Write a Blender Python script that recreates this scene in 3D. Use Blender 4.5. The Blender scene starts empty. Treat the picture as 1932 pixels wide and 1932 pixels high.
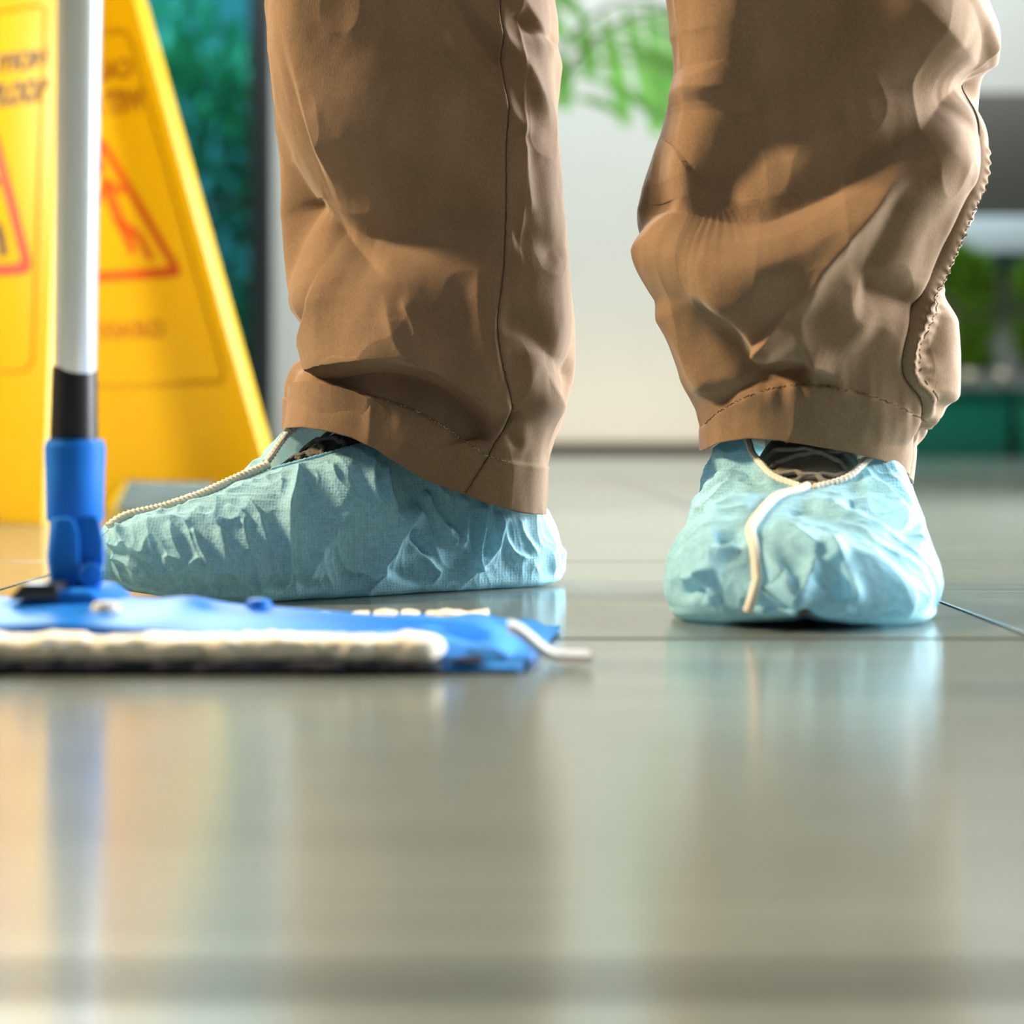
import bpy, bmesh, math, random
import numpy as np
from mathutils import Vector, Matrix

sc = bpy.context.scene
COL = sc.collection
# ------------------------------------------------------------------ camera
F = 3600.0            # focal length in pixels of the 1932 frame
CX, HY = 966.0, 830.0  # principal column, horizon row
CZ = 0.10             # camera height
cam = bpy.data.cameras.new('camera')
camo = bpy.data.objects.new('camera', cam)
COL.objects.link(camo)
camo.location = (0, 0, CZ)
camo.rotation_euler = (math.pi / 2, 0, 0)
cam.sensor_width = 36.0
cam.lens = F / 1932 * 36.0
cam.shift_y = (HY - 966) / 1932
cam.clip_start = 0.02
cam.dof.use_dof = True
cam.dof.focus_distance = 1.215
cam.dof.aperture_fstop = (cam.lens / 1000) / 0.0145
sc.camera = camo

# ------------------------------------------------------------------ world and lights
w = bpy.data.worlds.new('world')
sc.world = w
w.use_nodes = True
bg = w.node_tree.nodes['Background']
bg.inputs[0].default_value = (0.80, 0.93, 1.0, 1)
bg.inputs[1].default_value = 0.085


def area(name, loc, target, sx, sy, power, col):
    l = bpy.data.lights.new(name, 'AREA')
    l.shape = 'RECTANGLE'
    l.size, l.size_y, l.energy, l.color = sx, sy, power, col
    o = bpy.data.objects.new(name, l)
    COL.objects.link(o)
    o.location = loc
    d = Vector(target) - Vector(loc)
    o.rotation_euler = d.to_track_quat('-Z', 'Y').to_euler()
    return o


area('daylight_window', (1.9, 2.05, 0.75), (0.1, 1.25, 0.2), 2.0, 1.3, 330, (0.95, 0.98, 1.0))
area('warm_ceiling_lamp', (-2.6, 1.42, 2.15), (0.0, 1.25, 0.2), 0.45, 0.45, 265, (1.0, 0.75, 0.46))
area('neutral_ceiling_lamp', (0.45, 0.10, 2.3), (-0.1, 1.2, 0.1), 0.8, 0.8, 11, (1.0, 0.96, 0.90))  # unseen overhead fill, added to lift the front surfaces
area('lobby_ceiling_lamp', (-0.9, 4.7, 3.1), (-0.4, 2.6, 0.3), 1.2, 1.2, 120, (1.0, 0.93, 0.82))  # backlight added behind the sign for its translucent glow
area('lobby_skylight', (1.0, 8.6, 5.5), (0.6, 11.5, 1.2), 7.0, 3.0, 400, (0.90, 0.98, 1.0))  # unseen area light added to set the back wall's brightness
area('warm_wall_washer', (0.6, 10.9, 0.06), (0.6, 12.0, 0.30), 2.4, 0.1, 10, (1.0, 0.72, 0.42))  # low light added for the warm gradient at the wall foot
area('courtyard_daylight', (-3.5, 13.2, 6.5), (-3.2, 14.0, 1.0), 5.0, 2.5, 3200, (0.72, 0.93, 1.0))  # area light added outside to brighten the trees behind the glass

sc.view_settings.view_transform = 'Standard'
sc.view_settings.look = 'None'
sc.view_settings.exposure = -0.08
sc.view_settings.gamma = 1.0
sc.view_settings.use_curve_mapping = False


# ------------------------------------------------------------------ helpers
def W(px, py, d):
    """pixel at distance d along the view axis -> point"""
    return np.array([(px - CX) / F * d, d, CZ + (HY - py) / F * d])


def smooth(x):
    x = np.clip(x, 0, 1)
    return x * x * (3 - 2 * x)


def catmull(pts, n):
    pts = np.asarray(pts, float)
    if len(pts) == 2:
        t = np.linspace(0, 1, n)[:, None]
        return pts[0] * (1 - t) + pts[1] * t
    P = np.vstack([2 * pts[0] - pts[1], pts, 2 * pts[-1] - pts[-2]])
    m = len(pts) - 1
    ts = np.linspace(0, m - 1e-9, n)
    i = ts.astype(int)
    f = (ts - i)[:, None]
    a, b, c, d = P[i], P[i + 1], P[i + 2], P[i + 3]
    return 0.5 * (2 * b + (c - a) * f + (2 * a - 5 * b + 4 * c - d) * f ** 2 + (3 * b - a - 3 * c + d) * f ** 3)


def tab(t, x, soft=0):
    """table interpolation, optionally smoothed"""
    t = np.asarray(t, float)
    if soft:
        g = np.linspace(t[0, 0], t[-1, 0], 3000)
        v = np.interp(g, t[:, 0], t[:, 1])
        k = max(3, int(soft / (g[1] - g[0])))
        ker = np.hanning(2 * k + 1)
        ker /= ker.sum()
        v = np.convolve(np.pad(v, k, mode='edge'), ker, 'valid')
        return np.interp(x, g, v)
    return np.interp(x, t[:, 0], t[:, 1])


def crease(px, py, pts, amp, wa, wb, p=2.0, taper=(0.2, 0.2), n=22):
    """ridge (amp>0) or valley (amp<0) along a line; wa = reach on its left/upper side, wb = on its right/lower side"""
    q = catmull(pts, n)
    m = 4 * max(wa, wb)
    out = np.zeros(px.shape)
    sel = (px > q[:, 0].min() - m) & (px < q[:, 0].max() + m) & (py > q[:, 1].min() - m) & (py < q[:, 1].max() + m)
    X, Y = px[sel], py[sel]
    if X.size == 0:
        return out
    best = np.full(X.shape, 1e9)
    sg = np.zeros(X.shape)
    al = np.zeros(X.shape)
    for k in range(n - 1):
        x0, y0 = q[k]
        dx, dy = q[k + 1] - q[k]
        L2 = dx * dx + dy * dy + 1e-9
        t = np.clip(((X - x0) * dx + (Y - y0) * dy) / L2, 0, 1)
        d = np.hypot(X - x0 - t * dx, Y - y0 - t * dy)
        cr = (dx * (Y - y0 - t * dy) - dy * (X - x0 - t * dx)) / (math.sqrt(L2) * (d + 1e-6))
        b = d < best
        best[b] = d[b]
        sg[b] = cr[b]
        al[b] = (k + t[b]) / (n - 1)
    wdt = wa + (wb - wa) * (0.5 + 0.5 * np.clip(sg, -1, 1))
    h = np.exp(-(best / wdt) ** p)
    tp = np.ones_like(al)
    if taper[0] > 0:
        tp = tp * smooth(al / taper[0])
    if taper[1] > 0:
        tp = tp * smooth((1 - al) / taper[1])
    out[sel] = amp * h * tp
    return out


_rng = np.random.RandomState(7)
_tab = _rng.rand(8192)


def vnoise(P, scale, seed=0):
    Q = P * scale
    i = np.floor(Q).astype(np.int64)
    f = Q - i
    f = f * f * (3 - 2 * f)
    r = 0
    for a in (0, 1):
        for b in (0, 1):
            for c in (0, 1):
                h = ((i[..., 0] + a) * 73856093 ^ (i[..., 1] + b) * 19349663 ^ (i[..., 2] + c) * 83492791 ^ (seed * 2654435)) % 8192
                wgt = (f[..., 0] if a else 1 - f[..., 0]) * (f[..., 1] if b else 1 - f[..., 1]) * (f[..., 2] if c else 1 - f[..., 2])
                r = r + wgt * _tab[h]
    return r


def ridged(P, s, seed):
    return 1 - np.abs(2 * vnoise(P, s, seed) - 1)


def grid_normals(P, wrap_v=False):
    du = np.gradient(P, axis=0)
    if wrap_v:
        dv = (np.roll(P, -1, axis=1) - np.roll(P, 1, axis=1)) / 2
    else:
        dv = np.gradient(P, axis=1)
    n = np.cross(du, dv)
    n /= np.linalg.norm(n, axis=2, keepdims=True) + 1e-12
    return n


def mesh_from(name, verts, faces, smooth_shade=True):
    me = bpy.data.meshes.new(name)
    verts = np.asarray(verts, float)
    faces = np.asarray(faces, np.int32)
    k = faces.shape[1]
    me.vertices.add(len(verts))
    me.vertices.foreach_set('co', verts.ravel())
    me.loops.add(faces.size)
    me.loops.foreach_set('vertex_index', faces.ravel())
    me.polygons.add(len(faces))
    me.polygons.foreach_set('loop_start', np.arange(0, faces.size, k, dtype=np.int32))
    me.polygons.foreach_set('loop_total', np.full(len(faces), k, np.int32))
    if smooth_shade:
        me.polygons.foreach_set('use_smooth', np.ones(len(faces), bool))
    me.update(calc_edges=True)
    me.validate()
    return me


def grid_faces(nu, nv, wrap_v=False, off=0):
    u = np.arange(nu - 1)[:, None]
    v = np.arange(nv if wrap_v else nv - 1)[None, :]
    v2 = (v + 1) % nv
    f = np.stack([u * nv + v, u * nv + v2, (u + 1) * nv + v2, (u + 1) * nv + v], axis=-1).reshape(-1, 4)
    return f + off


def link(name, me, mat, parent=None):
    """link a mesh given in world coordinates; a child is moved into its parent's frame"""
    o = bpy.data.objects.new(name, me)
    COL.objects.link(o)
    if mat is not None:
        me.materials.append(mat)
    if parent is not None:
        root = parent
        base = Vector((0, 0, 0))
        m = Matrix.Identity(4)
        chain = []
        while root is not None:
            chain.append(root)
            root = root.parent
        for c in reversed(chain):
            m = m @ c.matrix_basis
        me.transform(m.inverted())
        o.parent = parent
    return o


def tag(o, label=None, cat=None, group=None, kind=None):
    if label: o['label'] = label
    if cat: o['category'] = cat
    if group: o['group'] = group
    if kind: o['kind'] = kind
    return o


def thing(name, label, cat, loc=(0, 0, 0), group=None):
    o = bpy.data.objects.new(name, None)
    o.empty_display_size = 0.05
    COL.objects.link(o)
    o.location = loc
    return tag(o, label, cat, group)


class MB:
    """collects shapes in one bmesh"""
    def __init__(self):
        self.bm = bmesh.new()

    def hexa(self, c8):
        v = [self.bm.verts.new(tuple(c)) for c in c8]
        for f in ((0, 3, 2, 1), (4, 5, 6, 7), (0, 1, 5, 4), (1, 2, 6, 5), (2, 3, 7, 6), (3, 0, 4, 7)):
            self.bm.faces.new([v[i] for i in f])
        return self

    def box(self, x0, x1, y0, y1, z0, z1):
        return self.hexa([(x0, y0, z0), (x1, y0, z0), (x1, y1, z0), (x0, y1, z0), (x0, y0, z1), (x1, y0, z1), (x1, y1, z1), (x0, y1, z1)])

    def prism(self, poly, f0, f1):
        """extrude a 2-D polygon between two maps (u,v)->xyz"""
        a = [self.bm.verts.new(tuple(f0(*p))) for p in poly]
        b = [self.bm.verts.new(tuple(f1(*p))) for p in poly]
        n = len(poly)
        self.bm.faces.new(a[::-1])
        self.bm.faces.new(b)
        for i in range(n):
            self.bm.faces.new([a[i], a[(i + 1) % n], b[(i + 1) % n], b[i]])
        return self

    def tube(self, pts, r, seg=10, cap=True, closed=False):
        pts = [Vector(tuple(p)) for p in pts]
        n = len(pts)
        rr = r if hasattr(r, '__len__') else [r] * n
        rings = []
        up = Vector((0.13, 0.2, 0.97)).normalized()
        prev = None
        for i in range(n):
            if closed:
                t = (pts[(i + 1) % n] - pts[i - 1]).normalized()
            else:
                t = (pts[min(i + 1, n - 1)] - pts[max(i - 1, 0)]).normalized()
            if prev is None:
                a = t.cross(up)
                if a.length < 1e-3:
                    a = t.cross(Vector((1, 0, 0)))
                a.normalize()
            else:
                a = (prev - t * prev.dot(t)).normalized()
            prev = a
            b = t.cross(a)
            rings.append([self.bm.verts.new(pts[i] + (a * math.cos(2 * math.pi * k / seg) + b * math.sin(2 * math.pi * k / seg)) * rr[i]) for k in range(seg)])
        for i in range(n if closed else n - 1):
            A, B = rings[i], rings[(i + 1) % n]
            for k in range(seg):
                self.bm.faces.new([A[k], A[(k + 1) % seg], B[(k + 1) % seg], B[k]])
        if cap and not closed:
            self.bm.faces.new(rings[0][::-1])
            self.bm.faces.new(rings[-1])
        return self

    def build(self, name, mat, parent=None, bevel=0, seg=2, smooth_shade=True):
        bm = self.bm
        bmesh.ops.recalc_face_normals(bm, faces=bm.faces)
        if bevel:
            bmesh.ops.bevel(bm, geom=[e for e in bm.edges if len(e.link_faces) == 2 and e.calc_face_angle() > 0.5], offset=bevel, segments=seg, profile=0.5, affect='EDGES')
        me = bpy.data.meshes.new(name)
        bm.to_mesh(me)
        bm.free()
        if smooth_shade:
            me.polygons.foreach_set('use_smooth', np.ones(len(me.polygons), bool))
            me.set_sharp_from_angle(angle=math.radians(40))
        return link(name, me, mat, parent)


# ------------------------------------------------------------------ materials
def nm(name):
    m = bpy.data.materials.new(name)
    m.use_nodes = True
    nt = m.node_tree
    p = nt.nodes['Principled BSDF']
    return m, nt, p


def plain(name, col, rough=0.5, metal=0.0, spec=0.5, noise=0.0, nscale=60, bump=0.0):
    m, nt, p = nm(name)
    p.inputs['Base Color'].default_value = (*col, 1)
    p.inputs['Roughness'].default_value = rough
    p.inputs['Metallic'].default_value = metal
    p.inputs['Specular IOR Level'].default_value = spec
    if noise or bump:
        tc = nt.nodes.new('ShaderNodeTexCoord')
        nz = nt.nodes.new('ShaderNodeTexNoise')
        nz.inputs['Scale'].default_value = nscale
        nz.inputs['Detail'].default_value = 4
        nt.links.new(tc.outputs['Object'], nz.inputs['Vector'])
        if noise:
            mx = nt.nodes.new('ShaderNodeMix')
            mx.data_type = 'RGBA'
            mx.inputs[6].default_value = (*[c * (1 - noise) for c in col], 1)
            mx.inputs[7].default_value = (*[min(1, c * (1 + noise)) for c in col], 1)
            nt.links.new(nz.outputs['Fac'], mx.inputs[0])
            nt.links.new(mx.outputs[2], p.inputs['Base Color'])
        if bump:
            b = nt.nodes.new('ShaderNodeBump')
            b.inputs['Strength'].default_value = bump
            b.inputs['Distance'].default_value = 0.001
            nt.links.new(nz.outputs['Fac'], b.inputs['Height'])
            nt.links.new(b.outputs[0], p.inputs['Normal'])
    return m


def mapping(nt, scale, coord='Object'):
    tc = nt.nodes.new('ShaderNodeTexCoord')
    mp = nt.nodes.new('ShaderNodeMapping')
    mp.inputs['Scale'].default_value = scale
    nt.links.new(tc.outputs[coord], mp.inputs['Vector'])
    return mp


def mat_trousers():
    m, nt, p = nm('khaki_twill')
    mp = mapping(nt, (1500, 1500, 480))
    n1 = nt.nodes.new('ShaderNodeTexNoise')
    n1.inputs['Scale'].default_value = 1
    n1.inputs['Detail'].default_value = 3
    nt.links.new(mp.outputs[0], n1.inputs['Vector'])
    mp2 = mapping(nt, (30, 30, 14))
    n2 = nt.nodes.new('ShaderNodeTexNoise')
    n2.inputs['Scale'].default_value = 1
    n2.inputs['Detail'].default_value = 4
    nt.links.new(mp2.outputs[0], n2.inputs['Vector'])
    ad = nt.nodes.new('ShaderNodeMath')
    ad.operation = 'ADD'
    nt.links.new(n1.outputs['Fac'], ad.inputs[0])
    nt.links.new(n2.outputs['Fac'], ad.inputs[1])
    cr = nt.nodes.new('ShaderNodeValToRGB')
    cr.color_ramp.elements[0].position = 0.30
    cr.color_ramp.elements[0].color = (0.175, 0.102, 0.051, 1)
    cr.color_ramp.elements[1].position = 0.72
    cr.color_ramp.elements[1].color = (0.305, 0.193, 0.107, 1)
    hv = nt.nodes.new('ShaderNodeMath')
    hv.operation = 'MULTIPLY'
    hv.inputs[1].default_value = 0.5
    nt.links.new(ad.outputs[0], hv.inputs[0])
    nt.links.new(hv.outputs[0], cr.inputs[0])
    nt.links.new(cr.outputs[0], p.inputs['Base Color'])
    b = nt.nodes.new('ShaderNodeBump')
    b.inputs['Strength'].default_value = 0.35
    b.inputs['Distance'].default_value = 0.0004
    nt.links.new(n1.outputs['Fac'], b.inputs['Height'])
    nt.links.new(b.outputs[0], p.inputs['Normal'])
    p.inputs['Roughness'].default_value = 0.85
    p.inputs['Specular IOR Level'].default_value = 0.2
    p.inputs['Sheen Weight'].default_value = 0.15
    p.inputs['Sheen Roughness'].default_value = 0.5
    return m


def mat_cover():
    m, nt, p = nm('blue_nonwoven')
    mp = mapping(nt, (1, 1, 1))
    vo = nt.nodes.new('ShaderNodeTexVoronoi')
    vo.inputs['Scale'].default_value = 520
    vo.inputs['Randomness'].default_value = 0.35
    nt.links.new(mp.outputs[0], vo.inputs['Vector'])
    nz = nt.nodes.new('ShaderNodeTexNoise')
    nz.inputs['Scale'].default_value = 260
    nz.inputs['Detail'].default_value = 5
    nz.inputs['Roughness'].default_value = 0.7
    nt.links.new(mp.outputs[0], nz.inputs['Vector'])
    cr = nt.nodes.new('ShaderNodeValToRGB')
    cr.color_ramp.elements[0].position = 0.12
    cr.color_ramp.elements[0].color = (0.23, 0.53, 0.66, 1)
    cr.color_ramp.elements[1].position = 0.45
    cr.color_ramp.elements[1].color = (0.41, 0.75, 0.90, 1)
    nt.links.new(vo.outputs['Distance'], cr.inputs[0])
    mx = nt.nodes.new('ShaderNodeMix')
    mx.data_type = 'RGBA'
    mx.blend_type = 'MULTIPLY'
    mx.inputs[0].default_value = 0.55
    nt.links.new(cr.outputs[0], mx.inputs[6])
    rm = nt.nodes.new('ShaderNodeValToRGB')
    rm.color_ramp.elements[0].position = 0.3
    rm.color_ramp.elements[0].color = (0.5, 0.55, 0.55, 1)
    rm.color_ramp.elements[1].position = 0.65
    rm.color_ramp.elements[1].color = (1, 1, 1, 1)
    nt.links.new(nz.outputs['Fac'], rm.inputs[0])
    nt.links.new(rm.outputs[0], mx.inputs[7])
    nt.links.new(mx.outputs[2], p.inputs['Base Color'])
    p.inputs['Roughness'].default_value = 0.7
    p.inputs['Specular IOR Level'].default_value = 0.25
    b = nt.nodes.new('ShaderNodeBump')
    b.inputs['Strength'].default_value = 0.5
    b.inputs['Distance'].default_value = 0.0006
    nt.links.new(vo.outputs['Distance'], b.inputs['Height'])
    b2 = nt.nodes.new('ShaderNodeBump')
    b2.inputs['Strength'].default_value = 0.5
    b2.inputs['Distance'].default_value = 0.0006
    nt.links.new(nz.outputs['Fac'], b2.inputs['Height'])
    nt.links.new(b.outputs[0], b2.inputs['Normal'])
    nt.links.new(b2.outputs[0], p.inputs['Normal'])
    tr = nt.nodes.new('ShaderNodeBsdfTranslucent')
    tr.inputs[0].default_value = (0.45, 0.78, 0.90, 1)
    tp = nt.nodes.new('ShaderNodeBsdfTransparent')
    tp.inputs[0].default_value = (0.75, 0.95, 1.0, 1)
    m1 = nt.nodes.new('ShaderNodeMixShader')
    m1.inputs[0].default_value = 0.22
    nt.links.new(p.outputs[0], m1.inputs[1])
    nt.links.new(tr.outputs[0], m1.inputs[2])
    m2 = nt.nodes.new('ShaderNodeMixShader')
    m2.inputs[0].default_value = 0.14
    nt.links.new(m1.outputs[0], m2.inputs[1])
    nt.links.new(tp.outputs[0], m2.inputs[2])
    out = nt.nodes['Material Output']
    nt.links.new(m2.outputs[0], out.inputs['Surface'])
    return m


def mat_floor():
    m, nt, p = nm('polished_wood_look_tile')
    geo = nt.nodes.new('ShaderNodeNewGeometry')
    oi = nt.nodes.new('ShaderNodeObjectInfo')
    mp = nt.nodes.new('ShaderNodeMapping')
    mp.inputs['Scale'].default_value = (4, 75, 4)
    nt.links.new(geo.outputs['Position'], mp.inputs['Vector'])
    cmb = nt.nodes.new('ShaderNodeCombineXYZ')
    ml = nt.nodes.new('ShaderNodeMath')
    ml.operation = 'MULTIPLY'
    ml.inputs[1].default_value = 37.0
    nt.links.new(oi.outputs['Random'], ml.inputs[0])
    nt.links.new(ml.outputs[0], cmb.inputs[2])
    nt.links.new(cmb.outputs[0], mp.inputs['Location'])
    n1 = nt.nodes.new('ShaderNodeTexNoise')
    n1.inputs['Scale'].default_value = 1.0
    n1.inputs['Detail'].default_value = 6
    n1.inputs['Roughness'].default_value = 0.65
    nt.links.new(mp.outputs[0], n1.inputs['Vector'])
    cr = nt.nodes.new('ShaderNodeValToRGB')
    cr.color_ramp.elements[0].position = 0.3
    cr.color_ramp.elements[0].color = (0.100, 0.116, 0.098, 1)
    cr.color_ramp.elements[1].position = 0.72
    cr.color_ramp.elements[1].color = (0.19, 0.214, 0.184, 1)
    nt.links.new(n1.outputs['Fac'], cr.inputs[0])
    nt.links.new(cr.outputs[0], p.inputs['Base Color'])
    p.inputs['Roughness'].default_value = 0.16
    p.inputs['IOR'].default_value = 2.1
    b = nt.nodes.new('ShaderNodeBump')
    b.inputs['Strength'].default_value = 0.25
    b.inputs['Distance'].default_value = 0.0012
    nt.links.new(n1.outputs['Fac'], b.inputs['Height'])
    nt.links.new(b.outputs[0], p.inputs['Normal'])
    return m


def mat_elastic():
    return plain('elastic_ivory', (0.72, 0.67, 0.56), 0.8, noise=0.12, nscale=900)


def mat_leaf(name, c1, c2, trans=0.35):
    m, nt, p = nm(name)
    mp = mapping(nt, (9, 9, 9))
    nz = nt.nodes.new('ShaderNodeTexNoise')
    nz.inputs['Scale'].default_value = 1
    nt.links.new(mp.outputs[0], nz.inputs['Vector'])
    mx = nt.nodes.new('ShaderNodeMix')
    mx.data_type = 'RGBA'
    mx.inputs[6].default_value = (*c1, 1)
    mx.inputs[7].default_value = (*c2, 1)
    nt.links.new(nz.outputs['Fac'], mx.inputs[0])
    nt.links.new(mx.outputs[2], p.inputs['Base Color'])
    p.inputs['Roughness'].default_value = 0.4
    tr = nt.nodes.new('ShaderNodeBsdfTranslucent')
    nt.links.new(mx.outputs[2], tr.inputs[0])
    ms = nt.nodes.new('ShaderNodeMixShader')
    ms.inputs[0].default_value = trans
    nt.links.new(p.outputs[0], ms.inputs[1])
    nt.links.new(tr.outputs[0], ms.inputs[2])
    nt.links.new(ms.outputs[0], nt.nodes['Material Output'].inputs['Surface'])
    return m


def mat_plastic_translucent(name, col, tcol, f):
    m, nt, p = nm(name)
    p.inputs['Base Color'].default_value = (*col, 1)
    p.inputs['Roughness'].default_value = 0.42
    tr = nt.nodes.new('ShaderNodeBsdfTranslucent')
    tr.inputs[0].default_value = (*tcol, 1)
    ms = nt.nodes.new('ShaderNodeMixShader')
    ms.inputs[0].default_value = f
    nt.links.new(p.outputs[0], ms.inputs[1])
    nt.links.new(tr.outputs[0], ms.inputs[2])
    nt.links.new(ms.outputs[0], nt.nodes['Material Output'].inputs['Surface'])
    return m


def mat_glass():
    m, nt, p = nm('tinted_glazing')
    tp = nt.nodes.new('ShaderNodeBsdfTransparent')
    tp.inputs[0].default_value = (0.25, 0.52, 0.58, 1)
    gl = nt.nodes.new('ShaderNodeBsdfGlossy')
    gl.inputs['Roughness'].default_value = 0.03
    gl.inputs[0].default_value = (0.8, 0.9, 0.9, 1)
    ms = nt.nodes.new('ShaderNodeMixShader')
    ms.inputs[0].default_value = 0.06
    nt.links.new(tp.outputs[0], ms.inputs[1])
    nt.links.new(gl.outputs[0], ms.inputs[2])
    nt.links.new(ms.outputs[0], nt.nodes['Material Output'].inputs['Surface'])
    return m


M = dict(
    trousers=mat_trousers(), cover=mat_cover(), floor=mat_floor(), elastic=mat_elastic(),
    grout=plain('grout', (0.035, 0.03, 0.024), 1.0, spec=0.0, noise=0.2),
    wall=plain('wall_paint', (0.74, 0.74, 0.69), 0.55, noise=0.03, nscale=3),
    darkpanel=plain('dark_panel', (0.085, 0.083, 0.066), 0.5, noise=0.1),
    ledge=plain('ledge_steel', (0.62, 0.72, 0.78), 0.3, noise=0.25, nscale=3),
    tealbar=plain('teal_bar', (0.012, 0.05, 0.045), 0.4, noise=0.1),
    base=plain('baseboard_dark', (0.035, 0.037, 0.028), 0.6, noise=0.1),
    frame=plain('window_frame_black', (0.012, 0.017, 0.018), 0.5, noise=0.1),
    glass=mat_glass(),
    thread=plain('thread_brown', (0.12, 0.07, 0.04), 0.8, noise=0.2, nscale=2000),
    thread2=plain('thread_light', (0.50, 0.40, 0.27), 0.8, noise=0.2, nscale=2000),
    seam=plain('seam_dark', (0.07, 0.04, 0.022), 0.9, noise=0.2, nscale=800),
    skin=plain('skin', (0.55, 0.33, 0.23), 0.6, noise=0.05),
    shoe=plain('shoe_fabric', (0.085, 0.072, 0.052), 0.85, noise=0.35, nscale=500, bump=0.8),
    shoe2=plain('shoe_fabric_olive', (0.19, 0.17, 0.12), 0.85, noise=0.35, nscale=500, bump=0.8),
    lace2=plain('shoe_lace_olive', (0.22, 0.215, 0.18), 0.8, noise=0.3, nscale=1200, bump=0.8),
    lace=plain('shoe_lace', (0.10, 0.098, 0.085), 0.8, noise=0.35, nscale=1200, bump=0.8),
    alu=plain('brushed_aluminium', (0.80, 0.83, 0.85), 0.30, metal=0.7, noise=0.05, nscale=30),
    rubber=plain('black_rubber', (0.012, 0.013, 0.014), 0.38, noise=0.1),
    blue=plain('blue_plastic', (0.010, 0.17, 0.62), 0.5, spec=0.2, noise=0.06, nscale=40),
    bluefab=plain('blue_pocket_fabric', (0.015, 0.22, 0.66), 0.75, noise=0.25, nscale=120, bump=0.4),
    fluff=plain('microfibre_white', (0.82, 0.77, 0.64), 0.95, noise=0.12, nscale=300, bump=1.0),
    pile=plain('microfibre_dark', (0.015, 0.02, 0.035), 0.95, noise=0.3, nscale=400, bump=1.0),
    tab=plain('tab_grey', (0.50, 0.52, 0.50), 0.6, noise=0.1, nscale=300),
    yellow=mat_plastic_translucent('yellow_plastic', (0.60, 0.44, 0.008), (0.88, 0.60, 0.008), 0.42),
    print_black=plain('print_black', (0.02, 0.017, 0.012), 0.5, noise=0.1),
    print_red=plain('print_red', (0.72, 0.02, 0.012), 0.5, noise=0.05),
    ghost=plain('print_seen_through', (0.42, 0.19, 0.006), 0.5, noise=0.05),  # backlit show-through of the outer print, painted as orange shapes inside
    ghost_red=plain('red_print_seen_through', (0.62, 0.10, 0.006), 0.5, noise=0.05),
    palm=mat_leaf('palm_leaf', (0.14, 0.42, 0.05), (0.32, 0.60, 0.16), 0.5),
    hedge=mat_leaf('hedge_leaf', (0.04, 0.17, 0.012), (0.26, 0.45, 0.03), 0.35),
    tree=mat_leaf('tree_leaf', (0.04, 0.22, 0.09), (0.10, 0.38, 0.13), 0.3),
    stem=plain('stem', (0.10, 0.13, 0.05), 0.7, noise=0.3),
    planter=plain('planter_green', (0.006, 0.16, 0.105), 0.35, noise=0.15, nscale=4),
    soil=plain('soil', (0.03, 0.02, 0.012), 0.95, noise=0.4),
    pot=plain('pot_grey', (0.10, 0.11, 0.11), 0.5, noise=0.1),
    pale=plain('pale_stone', (0.75, 0.66, 0.50), 0.5, noise=0.1),
    outside=plain('outside_ground', (0.08, 0.16, 0.15), 0.9, noise=0.2),
)

# ------------------------------------------------------------------ floor
T = 0.607
floor = tag(MB().box(-7, 7, -0.9, 12.0, -0.06, -0.006).build('floor', M['grout']), 'polished grey wood-look tile floor', None, None, 'structure')


def tile_mesh():
    bm = bmesh.new()
    h = T / 2 - 0.0043
    hx = T / 2 - 0.0022
    bmesh.ops.create_cube(bm, size=1.0)
    for v in bm.verts:
        v.co = Vector((v.co.x * 2 * hx, v.co.y * 2 * h, -0.005 + v.co.z * 0.010))
    top = [e for e in bm.edges if all(v.co.z > -0.001 for v in e.verts)]
    bmesh.ops.bevel(bm, geom=top, offset=0.0007, segments=2, profile=0.6, affect='EDGES')
    me = bpy.data.meshes.new('floor_tile')
    bm.to_mesh(me)
    bm.free()
    me.materials.append(M['floor'])
    me.materials.append(M['grout'])
    for p_ in me.polygons:
        if p_.normal.z < 0.2:
            p_.material_index = 1
    return me


tm = tile_mesh()
Y0 = 0.353 - T / 2
NROW = 11
for r in range(-1, NROW):
    for c in range(-6, 6):
        o = bpy.data.objects.new('floor_tile', tm)
        COL.objects.link(o)
        o.location = (0.2646 + T * (c + 0.5), Y0 + r * T, 0)
        o.parent = floor
yfar = Y0 + (NROW - 0.5) * T + 0.002
far = MB().box(-7, 7, yfar, 12.0, -0.0055, 0).build('far_floor', M['floor'], floor)

# ------------------------------------------------------------------ back wall
YB = 12.0


def bx(px, d=YB):
    return (px - CX) / F * d


def bz(py, d=YB):
    return CZ + (HY - py) / F * d


XW = bx(515)
tag(MB().box(XW, 7, YB, YB + 0.2, 0, 5.2).build('wall_back', M['wall']), 'pale plastered lobby wall', None, None, 'structure')
tag(MB().box(XW + 0.02, bx(1560), YB - 0.03, YB - 0.001, 0.0, 0.085).build('baseboard_back', M['base']), 'dark low baseboard under the pale wall', None, None, 'structure')  # dark strip standing in for the shade of the gap at the floor
tag(MB().box(bx(1500), 7, YB - 0.35, YB - 0.001, bz(415), bz(192)).build('trim_1', M['darkpanel'], bevel=0.01), 'dark brown horizontal wall panel', None, None, 'structure')
tag(MB().box(bx(1500), 7, YB - 0.40, YB - 0.001, bz(488), bz(422)).build('trim_2', M['ledge'], bevel=0.01), 'bright metal ledge under the dark panel', None, None, 'structure')
tag(MB().box(bx(1500), 7, YB - 0.38, YB - 0.001, bz(512), bz(489)).build('trim_3', M['tealbar']), 'dark teal bar below the metal ledge', None, None, 'structure')
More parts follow.
